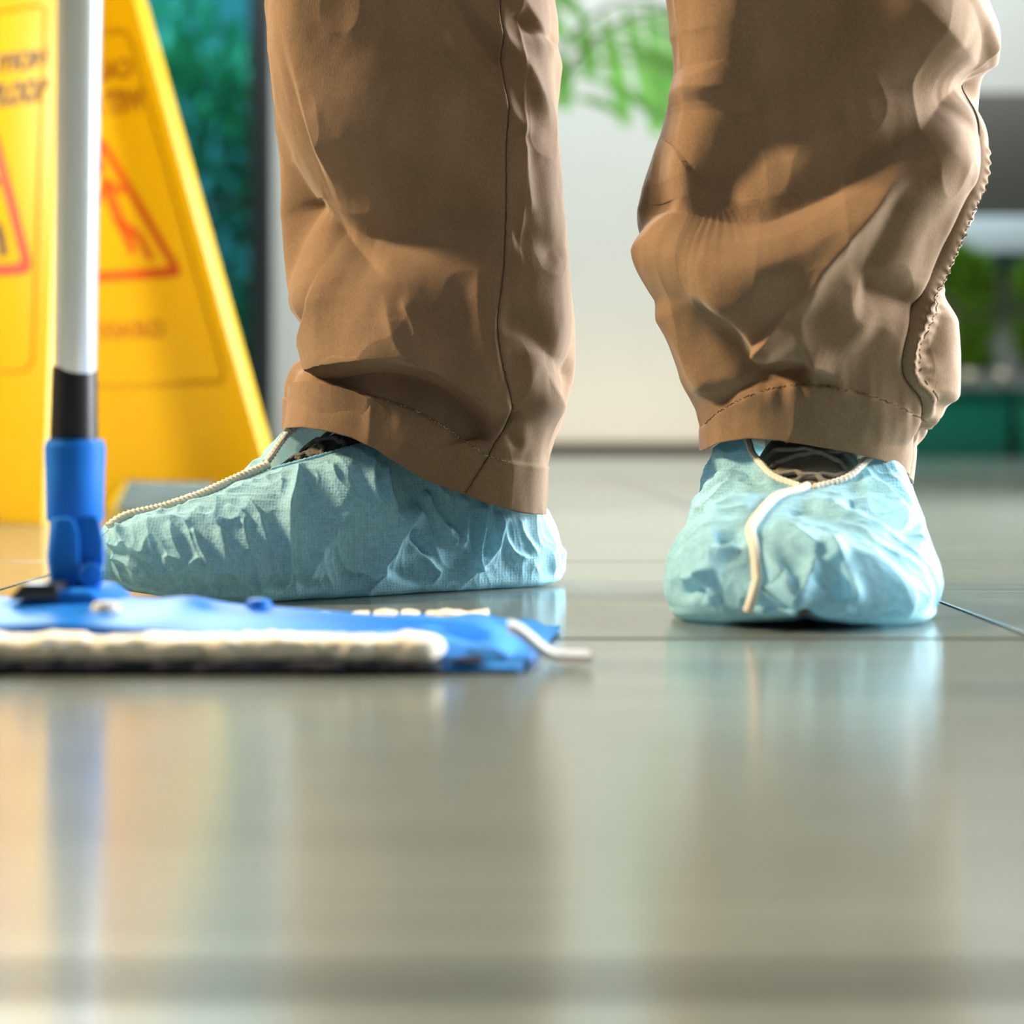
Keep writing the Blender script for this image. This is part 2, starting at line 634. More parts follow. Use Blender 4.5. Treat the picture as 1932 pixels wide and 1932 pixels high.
# window
win = tag(MB().box(bx(474), XW, YB - 0.12, YB + 0.2, 0, 5.2).build('window_1', M['frame'], bevel=0.01), 'tall dark tinted window with black post', None, None, 'structure')
wf = MB()
wf.box(-7, bx(474), YB, YB + 0.1, 0, 0.12)
wf.box(-7, bx(474), YB, YB + 0.1, 5.05, 5.2)
wf.box(-7, bx(474), YB + 0.02, YB + 0.08, bz(385), bz(378))
wf.build('window_frame', M['frame'], win)
xs = [-7, -4.6, -3.1, bx(474)]
for i in range(3):
    MB().box(xs[i] + 0.01, xs[i + 1] - 0.01, YB + 0.045, YB + 0.055, 0.12, 5.05).build('pane', M['glass'], win)
    if i:
        MB().box(xs[i] - 0.03, xs[i] + 0.03, YB, YB + 0.1, 0.12, 5.05).build('mullion', M['frame'], win)
# ground outside the window
tag(MB().box(-9, 0, 12.2, 20, -0.08, 0).build('ground_outside', M['outside']), 'ground outside the tinted window', None, None, 'structure')


# ------------------------------------------------------------------ plants
def leaf_cloud(n, rng, fn, size, mat, name, parent, curl=0.25):
    V, Fc = [], []
    for i in range(n):
        c, dirv = fn(rng)
        d = Vector(dirv).normalized()
        side = d.cross(Vector((rng.uniform(-1, 1), rng.uniform(-1, 1), rng.uniform(-1, 1)))).normalized()
        nn = d.cross(side)
        L = size * rng.uniform(0.7, 1.3)
        wd = L * 0.28
        c = Vector(c)
        k = len(V)
        V += [c, c + d * L * 0.5 + side * wd + nn * L * curl * .3, c + d * L, c + d * L * 0.5 - side * wd + nn * L * curl * .3, c + d * L * .5]
        Fc += [(k, k + 1, k + 4), (k + 1, k + 2, k + 4), (k + 2, k + 3, k + 4), (k + 3, k, k + 4)]
    me = mesh_from(name, np.array([tuple(v) for v in V]), np.array(Fc), False)
    return link(name, me, mat, parent)


rng = random.Random(3)


def shrub(x, y, z, rx, ry, h, n, size, mat, label, cat, group, name='shrub'):
    t = thing(name, label, cat, (x, y, z), group)

    def fn(r):
        a, e = r.uniform(0, 2 * math.pi), math.acos(r.uniform(-0.85, 1))
        rad = r.uniform(0.35, 1.0) ** 0.5
        dx, dy, dz = math.sin(e) * math.cos(a), math.sin(e) * math.sin(a), math.cos(e)
        if cat == 'shrub':
            dx, dy, dz = [math.copysign(abs(q) ** 0.55, q) for q in (dx, dy, dz)]
        zz = max(z + h * 0.52 + h * 0.46 * rad * dz, z + 0.02)
        vz = dz + r.uniform(-.3, .8)
        if zz < z + 0.16:
            vz = abs(vz)
        return (x + rx * rad * dx, y + ry * rad * dy, zz), (dx + r.uniform(-.6, .6), dy + r.uniform(-.6, .6), vz)
    leaf_cloud(n, rng, fn, size, mat, 'foliage', t)
    for k in range(3):
        a = k * 2.1
        MB().tube([(x, y, z), (x + rx * .2 * math.cos(a), y + ry * .2 * math.sin(a), z + h * .35), (x + rx * .45 * math.cos(a), y + ry * .45 * math.sin(a), z + h * .8)], [0.012, 0.01, 0.005], 6).build('stem', M['stem'], t)
    return t


# planters along the wall on the right
PY = YB - 0.62
pl_x = [2.05, 2.95, 3.85, 4.75]
sh_labels = ['clipped green shrub in the green planter next to the khaki trousers',
             'clipped green shrub in the second green planter along the wall',
             'clipped green shrub in the third green planter along the wall',
             'clipped green shrub in the last green planter along the wall']
pl_labels = ['glossy green planter box closest to the baseboard end, under the dark wall panel',
             'glossy green planter box, second along the dark wall panel',
             'glossy green planter box, third along the dark wall panel',
             'glossy green planter box, last along the dark wall panel']
for i, x0 in enumerate(pl_x):
    t = thing('planter_box', pl_labels[i], 'planter', (x0 + 0.44, PY, 0), 'green planter boxes along the wall')
    hgt = bz(745, PY)
    pb = MB()
    pb.prism([(0.03, 0), (0.85, 0), (0.88, hgt), (0, hgt)], lambda u, v: (x0 + u, PY - 0.2 - 0.02 * v, v), lambda u, v: (x0 + u, PY + 0.2 + 0.02 * v, v))
    pb.build('box', M['planter'], t, bevel=0.012)
    rim = MB()
    for (a, b, c, d) in ((-0.01, 0.89, -0.24, -0.20), (-0.01, 0.89, 0.20, 0.24), (-0.01, 0.03, -0.2, 0.2), (0.85, 0.89, -0.2, 0.2)):
        rim.box(x0 + a, x0 + b, PY + c, PY + d, hgt, hgt + 0.03)
    rim.build('rim', M['planter'], t, bevel=0.006)
    MB().box(x0 + 0.035, x0 + 0.845, PY - 0.195, PY + 0.195, hgt + 0.001, hgt + 0.030).build('soil', M['soil'], t)
    shrub(x0 + 0.44, PY, hgt + 0.031, 0.345, 0.13, 0.86, 1900, 0.085, M['hedge'], sh_labels[i], 'shrub', 'shrubs in the planter boxes')
# two pale unlit balls on stakes in front of the shrubs, kind of object invented
for px_, lab in ((1826, 'small pale round garden lamp in the planter nearest the trousers'), (1889, 'small pale round garden lamp beside its twin, farther from the trousers')):
    X, Z = bx(px_, PY - 0.2), bz(722, PY - 0.2)
    hz = bz(745, PY) + 0.0305
    t = thing('garden_lamp', lab, 'lamp', (X, PY - 0.235, hz), 'pale garden lamps in the planter')
    bm = bmesh.new()
    bmesh.ops.create_icosphere(bm, subdivisions=2, radius=0.036)
    for v in bm.verts:
        v.co = Vector((v.co.x, v.co.y, v.co.z * (1.0 if v.co.z > 0 else 0.8))) + Vector((X, PY - 0.235, hz + 0.075))
    me = bpy.data.meshes.new('globe')
    bm.to_mesh(me)
    bm.free()
    link('globe', me, M['pale'], t)
    MB().tube([(X, PY - 0.235, hz), (X, PY - 0.235, hz + 0.06)], 0.008, 8).build('stake', M['frame'], t)

# trees outside the tinted window
for i, (x, y, rx, h, n, lab) in enumerate(((-2.35, 13.6, 0.72, 3.3, 1500, 'bushy green tree outside the window, next to the black post'),
                                           (-4.25, 14.3, 0.78, 3.9, 1500, 'taller bushy tree outside the window behind the yellow sign'),
                                           (-6.2, 14.2, 0.8, 3.5, 1300, 'wide bushy tree outside the window, farthest from the black post'))):
    shrub(x, y, 0, rx, rx * .8, h, n, 0.17, M['tree'], lab, 'tree', 'trees outside the window', 'bushy_tree')
tag(MB().box(-9, 0.5, 17, 17.2, 0, 4.2).build('wall_outside', M['outside']), 'dark wall across the yard outside the window', None, None, 'structure')

# potted palm behind the near leg
PX, PYY = -0.19, 5.5
palm = thing('potted_palm', 'potted palm with long arching green fronds behind the trouser legs', 'plant', (PX, PYY, 0))
prof = [(0.10, 0.0), (0.125, 0.02), (0.16, 0.26), (0.172, 0.28), (0.172, 0.31), (0.155, 0.31), (0.15, 0.27)]
bm = bmesh.new()
rings = []
for r_, z_ in prof:
    rings.append([bm.verts.new((PX + r_ * math.cos(k * math.pi / 12), PYY + r_ * math.sin(k * math.pi / 12), z_)) for k in range(24)])
for a, b in zip(rings, rings[1:]):
    for k in range(24):
        bm.faces.new([a[k], a[(k + 1) % 24], b[(k + 1) % 24], b[k]])
bm.faces.new(rings[0][::-1])
bm.faces.new(rings[-1])
me = bpy.data.meshes.new('pot')
bm.to_mesh(me)
bm.free()
link('pot', me, M['pot'], palm)


def frond(az, reach, h0, h1, droop, nleaf, ll, seed):
    r = random.Random(seed)
    pts = []
    for k in range(25):
        s = k / 24
        rad = reach * (0.06 + 0.94 * s ** 1.3)
        z = 0.28 + (h0 - 0.28) * (1 - (1 - s) ** 2.2) + (h1 - h0) * s ** 2 - droop * s ** 4
        pts.append(Vector((PX + rad * math.cos(az), PYY + rad * math.sin(az), z)))
    rach = MB().tube(pts, [0.011 - 0.008 * k / 24 for k in range(25)], 6).build('frond', M['stem'], palm)
    V, Fc = [], []
    for k in range(nleaf):
        s = 0.42 + 0.57 * k / nleaf
        i = min(int(s * 24), 23)
        f = s * 24 - i
        base = pts[i].lerp(pts[i + 1], f)
        tng = (pts[i + 1] - pts[i]).normalized()
        side0 = tng.cross(Vector((0, 0, 1))).normalized()
        for sgn in (-1, 1):
            d = (tng * 0.75 + side0 * sgn * 0.75 + Vector((0, 0, -0.25 - 0.35 * r.random()))).normalized()
            L = ll * (0.6 + 0.4 * math.sin(math.pi * min(1, (s - 0.3) / 0.7))) * r.uniform(.9, 1.1)
            wv = d.cross(Vector((0, 0, 1)).cross(d)).normalized()
            wv = d.cross(wv).normalized()
            n0 = len(V)
            for j in range(6):
                q = j / 5
                c = base + d * L * q + Vector((0, 0, -0.30 * L * q * q))
                hw = 0.032 * math.sin(math.pi * (0.12 + 0.88 * (1 - q)) ** 0.8) + 0.001
                V += [c - wv * hw, c + Vector((0, 0, -0.004)), c + wv * hw]
                if j:
                    b0 = n0 + (j - 1) * 3
                    Fc += [(b0, b0 + 1, b0 + 4, b0 + 3), (b0 + 1, b0 + 2, b0 + 5, b0 + 4)]
    me = mesh_from('leaflets', np.array([tuple(v) for v in V]), np.array(Fc), True)
    link('leaflets', me, M['palm'], rach)


for az, reach, h0, h1, dr, nl, ll, sd in ((-0.10, 0.75, 1.40, 1.36, 0.06, 7, 0.62, 1), (0.5, 0.85, 1.55, 1.50, 0.10, 7, 0.60, 3),
                                         (1.4, 0.8, 1.9, 1.8, 0.2, 9, 0.42, 4), (2.4, 0.6, 2.0, 1.95, 0.1, 9, 0.42, 5), (-1.5, 0.45, 2.0, 1.95, 0.1, 9, 0.42, 6), (3.6, 0.5, 2.1, 2.0, 0.1, 9, 0.42, 7)):
    frond(az, reach, h0, h1, dr, nl, ll, sd)

# ------------------------------------------------------------------ caution sign
HU = np.array([-0.85, 0.527, 0.0])     # along the hinge, away from the daylight
SP = np.array([0.527, 0.85, 0.0])      # from the near board to the far board
NB = np.array([-0.554, 2.25, 0.0])     # near board, corner of its lower edge
FB = np.array([-0.307, 2.648, 0.0])    # far board, the same corner
SIGN_W, SIGN_Z, TAPER = 0.40, 0.80, 0.178
MIDP = (NB + FB) / 2
sign = thing('caution_sign', 'yellow folding plastic wet floor caution sign standing on the floor', 'sign', tuple(MIDP + HU * SIGN_W / 2))


def board(base, inward):
    """returns map (u along HU from the daylight edge, z height, o offset to the outside) for one board"""
    Sdir = SP * inward
    full = np.linalg.norm(FB - NB)

    def f(u, z, o=0.0):
        # horizontal run of the lean
        lean = (0.64 / 0.676) * full * 0.5 * z
        up = np.array([0, 0, 1.0])
        slope = (0.64 / 0.676) * full * 0.5
        nrm = (-Sdir + up * slope) / math.sqrt(1 + slope ** 2)   # outward normal
        return base + HU * u + Sdir * lean + up * z + nrm * o
    return f


fn_near = board(NB, 1)
fn_far = board(FB, -1)


def edge_u(z):
    return TAPER * z


def panel(fmap, face_side):
    """face_side: +1 prints on the outside, -1 prints seen through on the inside"""
    th = 0.026
    Z = SIGN_Z
    e = edge_u
    poly = [(0, 0), (0.075, 0), (0.112, 0.045), (SIGN_W - 0.112, 0.045), (SIGN_W - 0.075, 0), (SIGN_W, 0), (SIGN_W - e(Z), Z), (e(Z), Z)]
    b = MB()
    b.prism(poly, lambda u, v: fmap(u, v, 0), lambda u, v: fmap(u, v, -th))
    pan = b.build('panel', M['yellow'], sign, bevel=0.004)
    off = 0.0 if face_side > 0 else -th
    sg = 1 if face_side > 0 else -1
    # raised border line of the printed field
    z0, z1 = 0.185, 0.66
    ins = 0.026
    r0 = 0.02
    pl = []
    cs = [(e(z0) + ins, z0), (SIGN_W - e(z0) - ins, z0), (SIGN_W - e(z1) - ins, z1), (e(z1) + ins, z1)]
    for i in range(4):
        p0, p1, p2 = np.array(cs[i - 1]), np.array(cs[i]), np.array(cs[(i + 1) % 4])
        a = p1 + (p0 - p1) / np.linalg.norm(p0 - p1) * r0
        c = p1 + (p2 - p1) / np.linalg.norm(p2 - p1) * r0
        for t in np.linspace(0, 1, 6):
            pl.append((1 - t) ** 2 * a + 2 * t * (1 - t) * p1 + t * t * c)
    MB().tube([fmap(u, v, off) for u, v in pl], 0.0028, 8, closed=True).build('border_line', M['yellow'], pan)
    # warning triangle, a flat ring with rounded corners
    def tri(cu, zb, half, hh, ring, mat, lift):
        def rounded(k):
            A = [(cu - half + k * 1.75, zb + k), (cu + half - k * 1.75, zb + k), (cu, zb + hh - 2 * k)]
            out = []
            rr = max(0.006, 0.024 - k)
            for i in range(3):
                p0, p1, p2 = np.array(A[i - 1]), np.array(A[i]), np.array(A[(i + 1) % 3])
                a = p1 + (p0 - p1) / np.linalg.norm(p0 - p1) * rr
                c = p1 + (p2 - p1) / np.linalg.norm(p2 - p1) * rr
                for t in np.linspace(0, 1, 7):
                    out.append((1 - t) ** 2 * a + 2 * t * (1 - t) * p1 + t * t * c)
            return out
        o, i_ = rounded(0), rounded(ring)
        n = len(o)
        V = [fmap(u, v, lift) for u, v in o] + [fmap(u, v, lift) for u, v in i_]
        Fc = [(k, (k + 1) % n, n + (k + 1) % n, n + k) for k in range(n)]
        return link('warning_triangle', mesh_from('warning_triangle', np.array(V), np.array(Fc), False), mat, pan)
    lift = off + sg * 0.0012
    cu = SIGN_W / 2
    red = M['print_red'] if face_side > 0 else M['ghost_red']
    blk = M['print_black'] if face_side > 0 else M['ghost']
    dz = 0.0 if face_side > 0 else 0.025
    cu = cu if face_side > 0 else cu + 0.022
    tri(cu, 0.305 + dz, 0.118, 0.205, 0.014, red, lift)
    # slipping figure: head, body, arms and legs, a flat print
    fig = MB()
    m = red if face_side < 0 else blk
    f3 = lambda u, v: fmap(u, v + dz, lift)
    def bar(a, b_, wd):
        a, b_ = np.array(a), np.array(b_)
        d = (b_ - a) / np.linalg.norm(b_ - a)
        nn = np.array([-d[1], d[0]]) * wd
        V = [fig.bm.verts.new(tuple(f3(*q))) for q in (a - nn, b_ - nn, b_ + nn, a + nn)]
        fig.bm.faces.new(V)
    bar((cu + 0.004, 0.445), (cu - 0.012, 0.385), 0.010)
    bar((cu - 0.012, 0.385), (cu - 0.045, 0.362), 0.007)
    bar((cu - 0.045, 0.362), (cu - 0.060, 0.330), 0.006)
    bar((cu - 0.010, 0.387), (cu - 0.030, 0.342), 0.007)
    bar((cu + 0.002, 0.435), (cu + 0.032, 0.412), 0.005)
    bar((cu + 0.002, 0.438), (cu - 0.028, 0.425), 0.005)
    hv = [fig.bm.verts.new(tuple(f3(cu + 0.010 + 0.010 * math.cos(k * math.pi / 6), 0.462 + 0.010 * math.sin(k * math.pi / 6)))) for k in range(12)]
    fig.bm.faces.new(hv)
    fig.build('slipping_figure', m, pan)
    # lettering
    def text(s, zc, size, width, name):
        c = bpy.data.curves.new(name, 'FONT')
        c.body = s
        c.size = size
        c.align_x = 'CENTER'
        c.align_y = 'CENTER'
        c.offset = size * 0.055
        to = bpy.data.objects.new(name, c)
        COL.objects.link(to)
        bpy.context.view_layer.update()
        me = bpy.data.meshes.new_from_object(to.evaluated_get(bpy.context.evaluated_depsgraph_get()))
        bpy.data.objects.remove(to)
        co = np.zeros(len(me.vertices) * 3)
        me.vertices.foreach_get('co', co)
        co = co.reshape(-1, 3)
        k = width / (co[:, 0].max() - co[:, 0].min())
        # text reads from HU's far end to the daylight edge on the outside of the near board
        dirn = -1 if fmap is fn_near else 1
        out = np.array([fmap(cu + dirn * x * k, zc + y + dz, lift) for x, y, _ in co])
        me.vertices.foreach_set('co', out.ravel())
        me.update()
        link(name, me, blk, pan)
    text('CAUTION', 0.585, 0.032, 0.155, 'lettering')
    text('WET FLOOR', 0.542, 0.040, 0.185, 'lettering')
    text('CUIDADO', 0.235, 0.030, 0.13, 'lettering')
    return pan


panel(fn_near, 1)
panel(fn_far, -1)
# hinge cap on top
hc = MB()
zt = SIGN_Z - 0.02
c8 = []
a0, a1 = edge_u(SIGN_Z) - 0.004, SIGN_W - edge_u(SIGN_Z) + 0.004
for zz in (zt, zt + 0.07):
    c8 += [fn_near(a0, zt, 0.006) + np.array([0, 0, zz - zt]), fn_near(a1, zt, 0.006) + np.array([0, 0, zz - zt]), fn_far(a1, zt, 0.006) + np.array([0, 0, zz - zt]), fn_far(a0, zt, 0.006) + np.array([0, 0, zz - zt])]
hc.hexa(c8)
hc.build('hinge_cap', M['yellow'], sign, bevel=0.008)

# ------------------------------------------------------------------ mop
MX, MY = -0.2065, 0.905
mop = thing('flat_mop', 'blue flat mop with aluminium pole and white-edged microfibre pad', 'mop', (MX, MY, 0))


def rings_obj(name, prof, mat, parent, axis0, axis1, seg=40):
    """lathe along the line axis0 -> axis1; prof = [(t, r)]"""
    a, b = Vector(tuple(axis0)), Vector(tuple(axis1))
    d = (b - a)
    z = d.normalized()
    x = z.cross(Vector((0, 1, 0))).normalized()
    y = z.cross(x)
    V = np.array([tuple(a + d * t + (x * math.cos(2 * math.pi * k / seg) + y * math.sin(2 * math.pi * k / seg)) * r) for t, r in prof for k in range(seg)])
    me = mesh_from(name, V, grid_faces(len(prof), seg, True), True)
    me.set_sharp_from_angle(angle=math.radians(35))
    return link(name, me, mat, parent)


pb_ = W(143, 700, 0.925)
pt_ = W(150, 0, 0.858)
pdir = pt_ - pb_
low = pb_ - pdir * 0.02
topp = pb_ + pdir * 4.2
rings_obj('pole', [(0, 0.001), (0, 0.0100), (1, 0.0100), (1, 0.001)], M['alu'], mop, low, topp)
# black sleeve
s0, s1 = W(139, 845, 0.928), W(141, 690, 0.925)
rings_obj('sleeve', [(0, 0.0108), (0.02, 0.0116), (0.9, 0.0108), (0.985, 0.0106), (1.0, 0.0098), (1.0, 0.009)], M['rubber'], mop, s0, s1)
# blue socket
k0, k1 = W(141, 985, 0.925), W(141, 829, 0.925)
sock = rings_obj('socket', [(0, 0.002), (0, 0.0128), (0.04, 0.0137), (0.55, 0.0141), (0.84, 0.0146), (0.93, 0.0146), (0.94, 0.0140), (1.0, 0.0136), (1.0, 0.0112), (0.96, 0.0110)], M['blue'], mop, k0, k1)
# swivel yoke below the socket
yk = MB()


def at(px, py, d):
    return W(px, py, d)


def slab(b, poly, d0, d1):
    b.prism(poly, lambda u, v: W(u, v, d0), lambda u, v: W(u, v, d1))


slab(yk, [(96, 975), (140, 975), (150, 1005), (152, 1060), (152, 1112), (96, 1112), (88, 1050)], 0.908, 0.940)
yk.build('yoke', M['blue'], sock, bevel=0.003)
yk = MB()
slab(yk, [(140, 972), (186, 972), (196, 1020), (197, 1060), (182, 1120), (158, 1120), (150, 1060)], 0.912, 0.918)
slab(yk, [(140, 972), (186, 972), (196, 1020), (197, 1060), (182, 1120), (158, 1120), (150, 1060)], 0.932, 0.938)
slab(yk, [(182, 985), (190, 985), (198, 1045), (190, 1075), (182, 1045)], 0.914, 0.936)
yk.build('yoke_cheek', M['blue'], sock, bevel=0.002)
pin = MB().tube([W(172, 1085, 0.902), W(172, 1085, 0.945)], 0.0058, 18).build('pivot_pin', M['blue'], mop, bevel=0.001)
# hub on the frame
YM0, YM1 = 0.83, 0.985
hub = MB()
hub.prism([(-0.052, 0.010), (0.026, 0.010), (0.018, 0.024), (0.010, 0.030), (-0.012, 0.030), (-0.020, 0.025), (-0.040, 0.022)], lambda u, v: (MX + u, 0.885, v), lambda u, v: (MX + u, 0.945, v))
hub.build('hub', M['blue'], mop, bevel=0.003)
hub = MB()
hub.prism([(-0.026, 0.026), (-0.004, 0.026), (-0.003, 0.0335), (-0.020, 0.0335)], lambda u, v: (MX + u, 0.880, v), lambda u, v: (MX + u, 0.905, v))
hub.build('hub_latch', M['rubber'], mop, bevel=0.001)
# frame plate: thick in the middle, thin at the ends
ML = 0.196
NUf, NVf = 90, 24
u = np.linspace(-1, 1, NUf)
v = np.linspace(0, 1, NVf)
top = np.zeros((NUf, NVf, 3))
for i, uu in enumerate(u):
    for j, vv in enumerate(v):
        x = MX + uu * ML
        hw = 0.062 - 0.012 * abs(uu) ** 2
        y = 0.908 + (vv - 0.5) * 2 * hw
        z = 0.0245 - 0.0140 * abs(uu) ** 1.15
        z -= 0.006 * abs(2 * vv - 1) ** 3
        z += 0.0028 * math.exp(-(abs(uu) - 0.25) ** 2 / 0.004) * (1 - abs(2 * vv - 1) ** 2)
        z -= 0.003 * math.exp(-((2 * vv - 1) / 0.25) ** 2) * (1 if 0.3 < abs(uu) < 0.9 else 0)
        top[i, j] = (x, y, z)
bot = top.copy()
bot[..., 2] = np.minimum(top[..., 2] - 0.003, 0.0095)
bot[..., 2] = 0.0065
Vv = np.vstack([top.reshape(-1, 3), bot.reshape(-1, 3)])
ft = grid_faces(NUf, NVf)[:, ::-1]
fb = grid_faces(NUf, NVf, off=NUf * NVf)
side = []
idx = lambda i, j: i * NVf + j
loop = [(i, 0) for i in range(NUf)] + [(NUf - 1, j) for j in range(1, NVf)] + [(i, NVf - 1) for i in range(NUf - 2, -1, -1)] + [(0, j) for j in range(NVf - 2, 0, -1)]
for a, b in zip(loop, loop[1:] + loop[:1]):
    ia, ib = idx(*a), idx(*b)
    side.append((ia, ib, ib + NUf * NVf, ia + NUf * NVf))
me = mesh_from('frame_plate', Vv, np.vstack([ft, fb, np.array(side)]), True)
me.set_sharp_from_angle(angle=math.radians(35))
plate = link('frame_plate', me, M['blue'], mop)
# clip knob and screw on the plate
MB().tube([(MX + 0.083, 0.93, 0.016), (MX + 0.083, 0.93, 0.0225)], [0.008, 0.0055], 16).build('clip_knob', M['blue'], plate, bevel=0.001)
MB().tube([(MX + 0.021, 0.872, 0.018), (MX + 0.021, 0.872, 0.0262)], [0.0075, 0.006], 16).build('lock_button', M['tab'], plate, bevel=0.0015)
# microfibre pad: dark pile below, fluffy white rim around
PXR = MX + ML + 0.004
PXL = MX - ML - 0.004
PYF, PYB = 0.812, 1.005


def pad_block(name, x0, x1, y0, y1, z0, z1, mat, amp, seed, parent, nu=260, ring=40):
    """a soft roll along x with fluffy noise"""
    V = np.zeros((nu, ring, 3))
    for i in range(nu):
        s = i / (nu - 1)
        e = min(1, math.sqrt(max(0, 1 - max(0, 1 - min(s, 1 - s) / 0.035) ** 2)))
        for j in range(ring):
            a = 2 * math.pi * j / ring
            cx_, sx_ = math.cos(a), math.sin(a)
            cc = math.copysign(abs(cx_) ** 0.6, cx_)
            ss = math.copysign(abs(sx_) ** 0.6, sx_)
            V[i, j] = (x0 + (x1 - x0) * s, (y0 + y1) / 2 + (y1 - y0) / 2 * cc * max(e, .02), (z0 + z1) / 2 + (z1 - z0) / 2 * ss * max(e, .02))
    c = V.mean(axis=1, keepdims=True)
    n = V - c
    n /= np.linalg.norm(n, axis=2, keepdims=True) + 1e-9
    d = (vnoise(V, 90, seed) - .5) + 0.6 * (vnoise(V, 260, seed + 1) - .5)
    V = V + n * (d * amp)[..., None]
    V[..., 2] = np.maximum(V[..., 2], 0.0006)
    me = mesh_from(name, V.reshape(-1, 3), grid_faces(nu, ring, True), True)
    return link(name, me, mat, parent)


pad = MB().box(PXL + 0.006, PXR - 0.006, PYF + 0.006, PYB - 0.006, 0.001, 0.0062).build('microfibre_pad', M['pile'], mop, bevel=0.002)
pad_block('pile_edge', PXL, PXR - 0.022, PYF - 0.004, PYF + 0.02, 0.0, 0.0062, M['pile'], 0.005, 5, pad)
pad_block('white_edge', PXL, PXR - 0.022, PYF, PYF + 0.024, 0.0045, 0.0158, M['fluff'], 0.004, 6, pad)
for p0, p1 in ((664, 697), (706, 752), (757, 793), (803, 925)):
    pad_block('white_edge', bx(p0, 1.0), bx(p1, 1.0), 0.985, 1.006, 0.001, 0.0105, M['fluff'], 0.004, p0, pad, nu=60, ring=20)
pad_block('back_edge', PXL, bx(660, 1.0), 0.985, 1.006, 0.001, 0.010, M['fluff'], 0.003, 3, pad, nu=160, ring=20)


# blue pocket fabric wrapped over the end
def sheet(name, fnc, nu, nv, th, mat, parent):
    P = np.array([[fnc(i / (nu - 1), j / (nv - 1)) for j in range(nv)] for i in range(nu)])
    n = grid_normals(P)
    A = P + n * th / 2
    B = P - n * th / 2
    V = np.vstack([A.reshape(-1, 3), B.reshape(-1, 3)])
    N = nu * nv
    fs = [grid_faces(nu, nv), grid_faces(nu, nv, off=N)[:, ::-1]]
    lp = [i * nv for i in range(nu)] + [(nu - 1) * nv + j for j in range(1, nv)] + [i * nv + nv - 1 for i in range(nu - 2, -1, -1)] + [j for j in range(nv - 2, 0, -1)]
    fs.append(np.array([(b, a, a + N, b + N) for a, b in zip(lp, lp[1:] + lp[:1])]))
    me = mesh_from(name, V, np.vstack(fs), True)
    return link(name, me, mat, parent)


def pocket(s, t):
    # s from the plate outwards to the end, t from front to back
    x = MX + ML - 0.050 + s * 0.064 + 0.022 * t * s
    y = PYF + 0.004 + t * (PYB - PYF - 0.01)
    z = 0.0085 + 0.008 * (1 - t) ** 2 * (1 - s) + 0.003 * math.sin(9 * t + 4 * s) * s * (1 - t)
    if s > 0.55:
        z -= 0.011 * ((s - 0.55) / 0.45) ** 1.5 * (1 if t > 0.12 else 1)
    z += 0.0022 * math.sin(16 * s + 7 * t) * s
    if t < 0.10:
        z -= (0.10 - t) / 0.10 * 0.013
        y -= 0.0
    return (x, y, max(z, 0.002))


sheet('pocket', pocket, 40, 60, 0.0016, M['bluefab'], pad)


def tabf(s, t):
    # grey pull tab at the corner
    x = bx(958, 0.85) + s * 0.037
    y = 0.850 + (t - .5) * 0.026 - 0.010 * s
    z = 0.0150 - 0.0125 * smooth(s * 1.7)
    return (x, y, float(z) + 0.0022)


sheet('pull_tab', tabf, 24, 8, 0.0036, M['tab'], pad)

# ------------------------------------------------------------------ person
person = thing('person', 'person in khaki trousers and light blue shoe covers, standing behind the mop', 'person', (0.06, 1.26, 0))
LEGS = {}


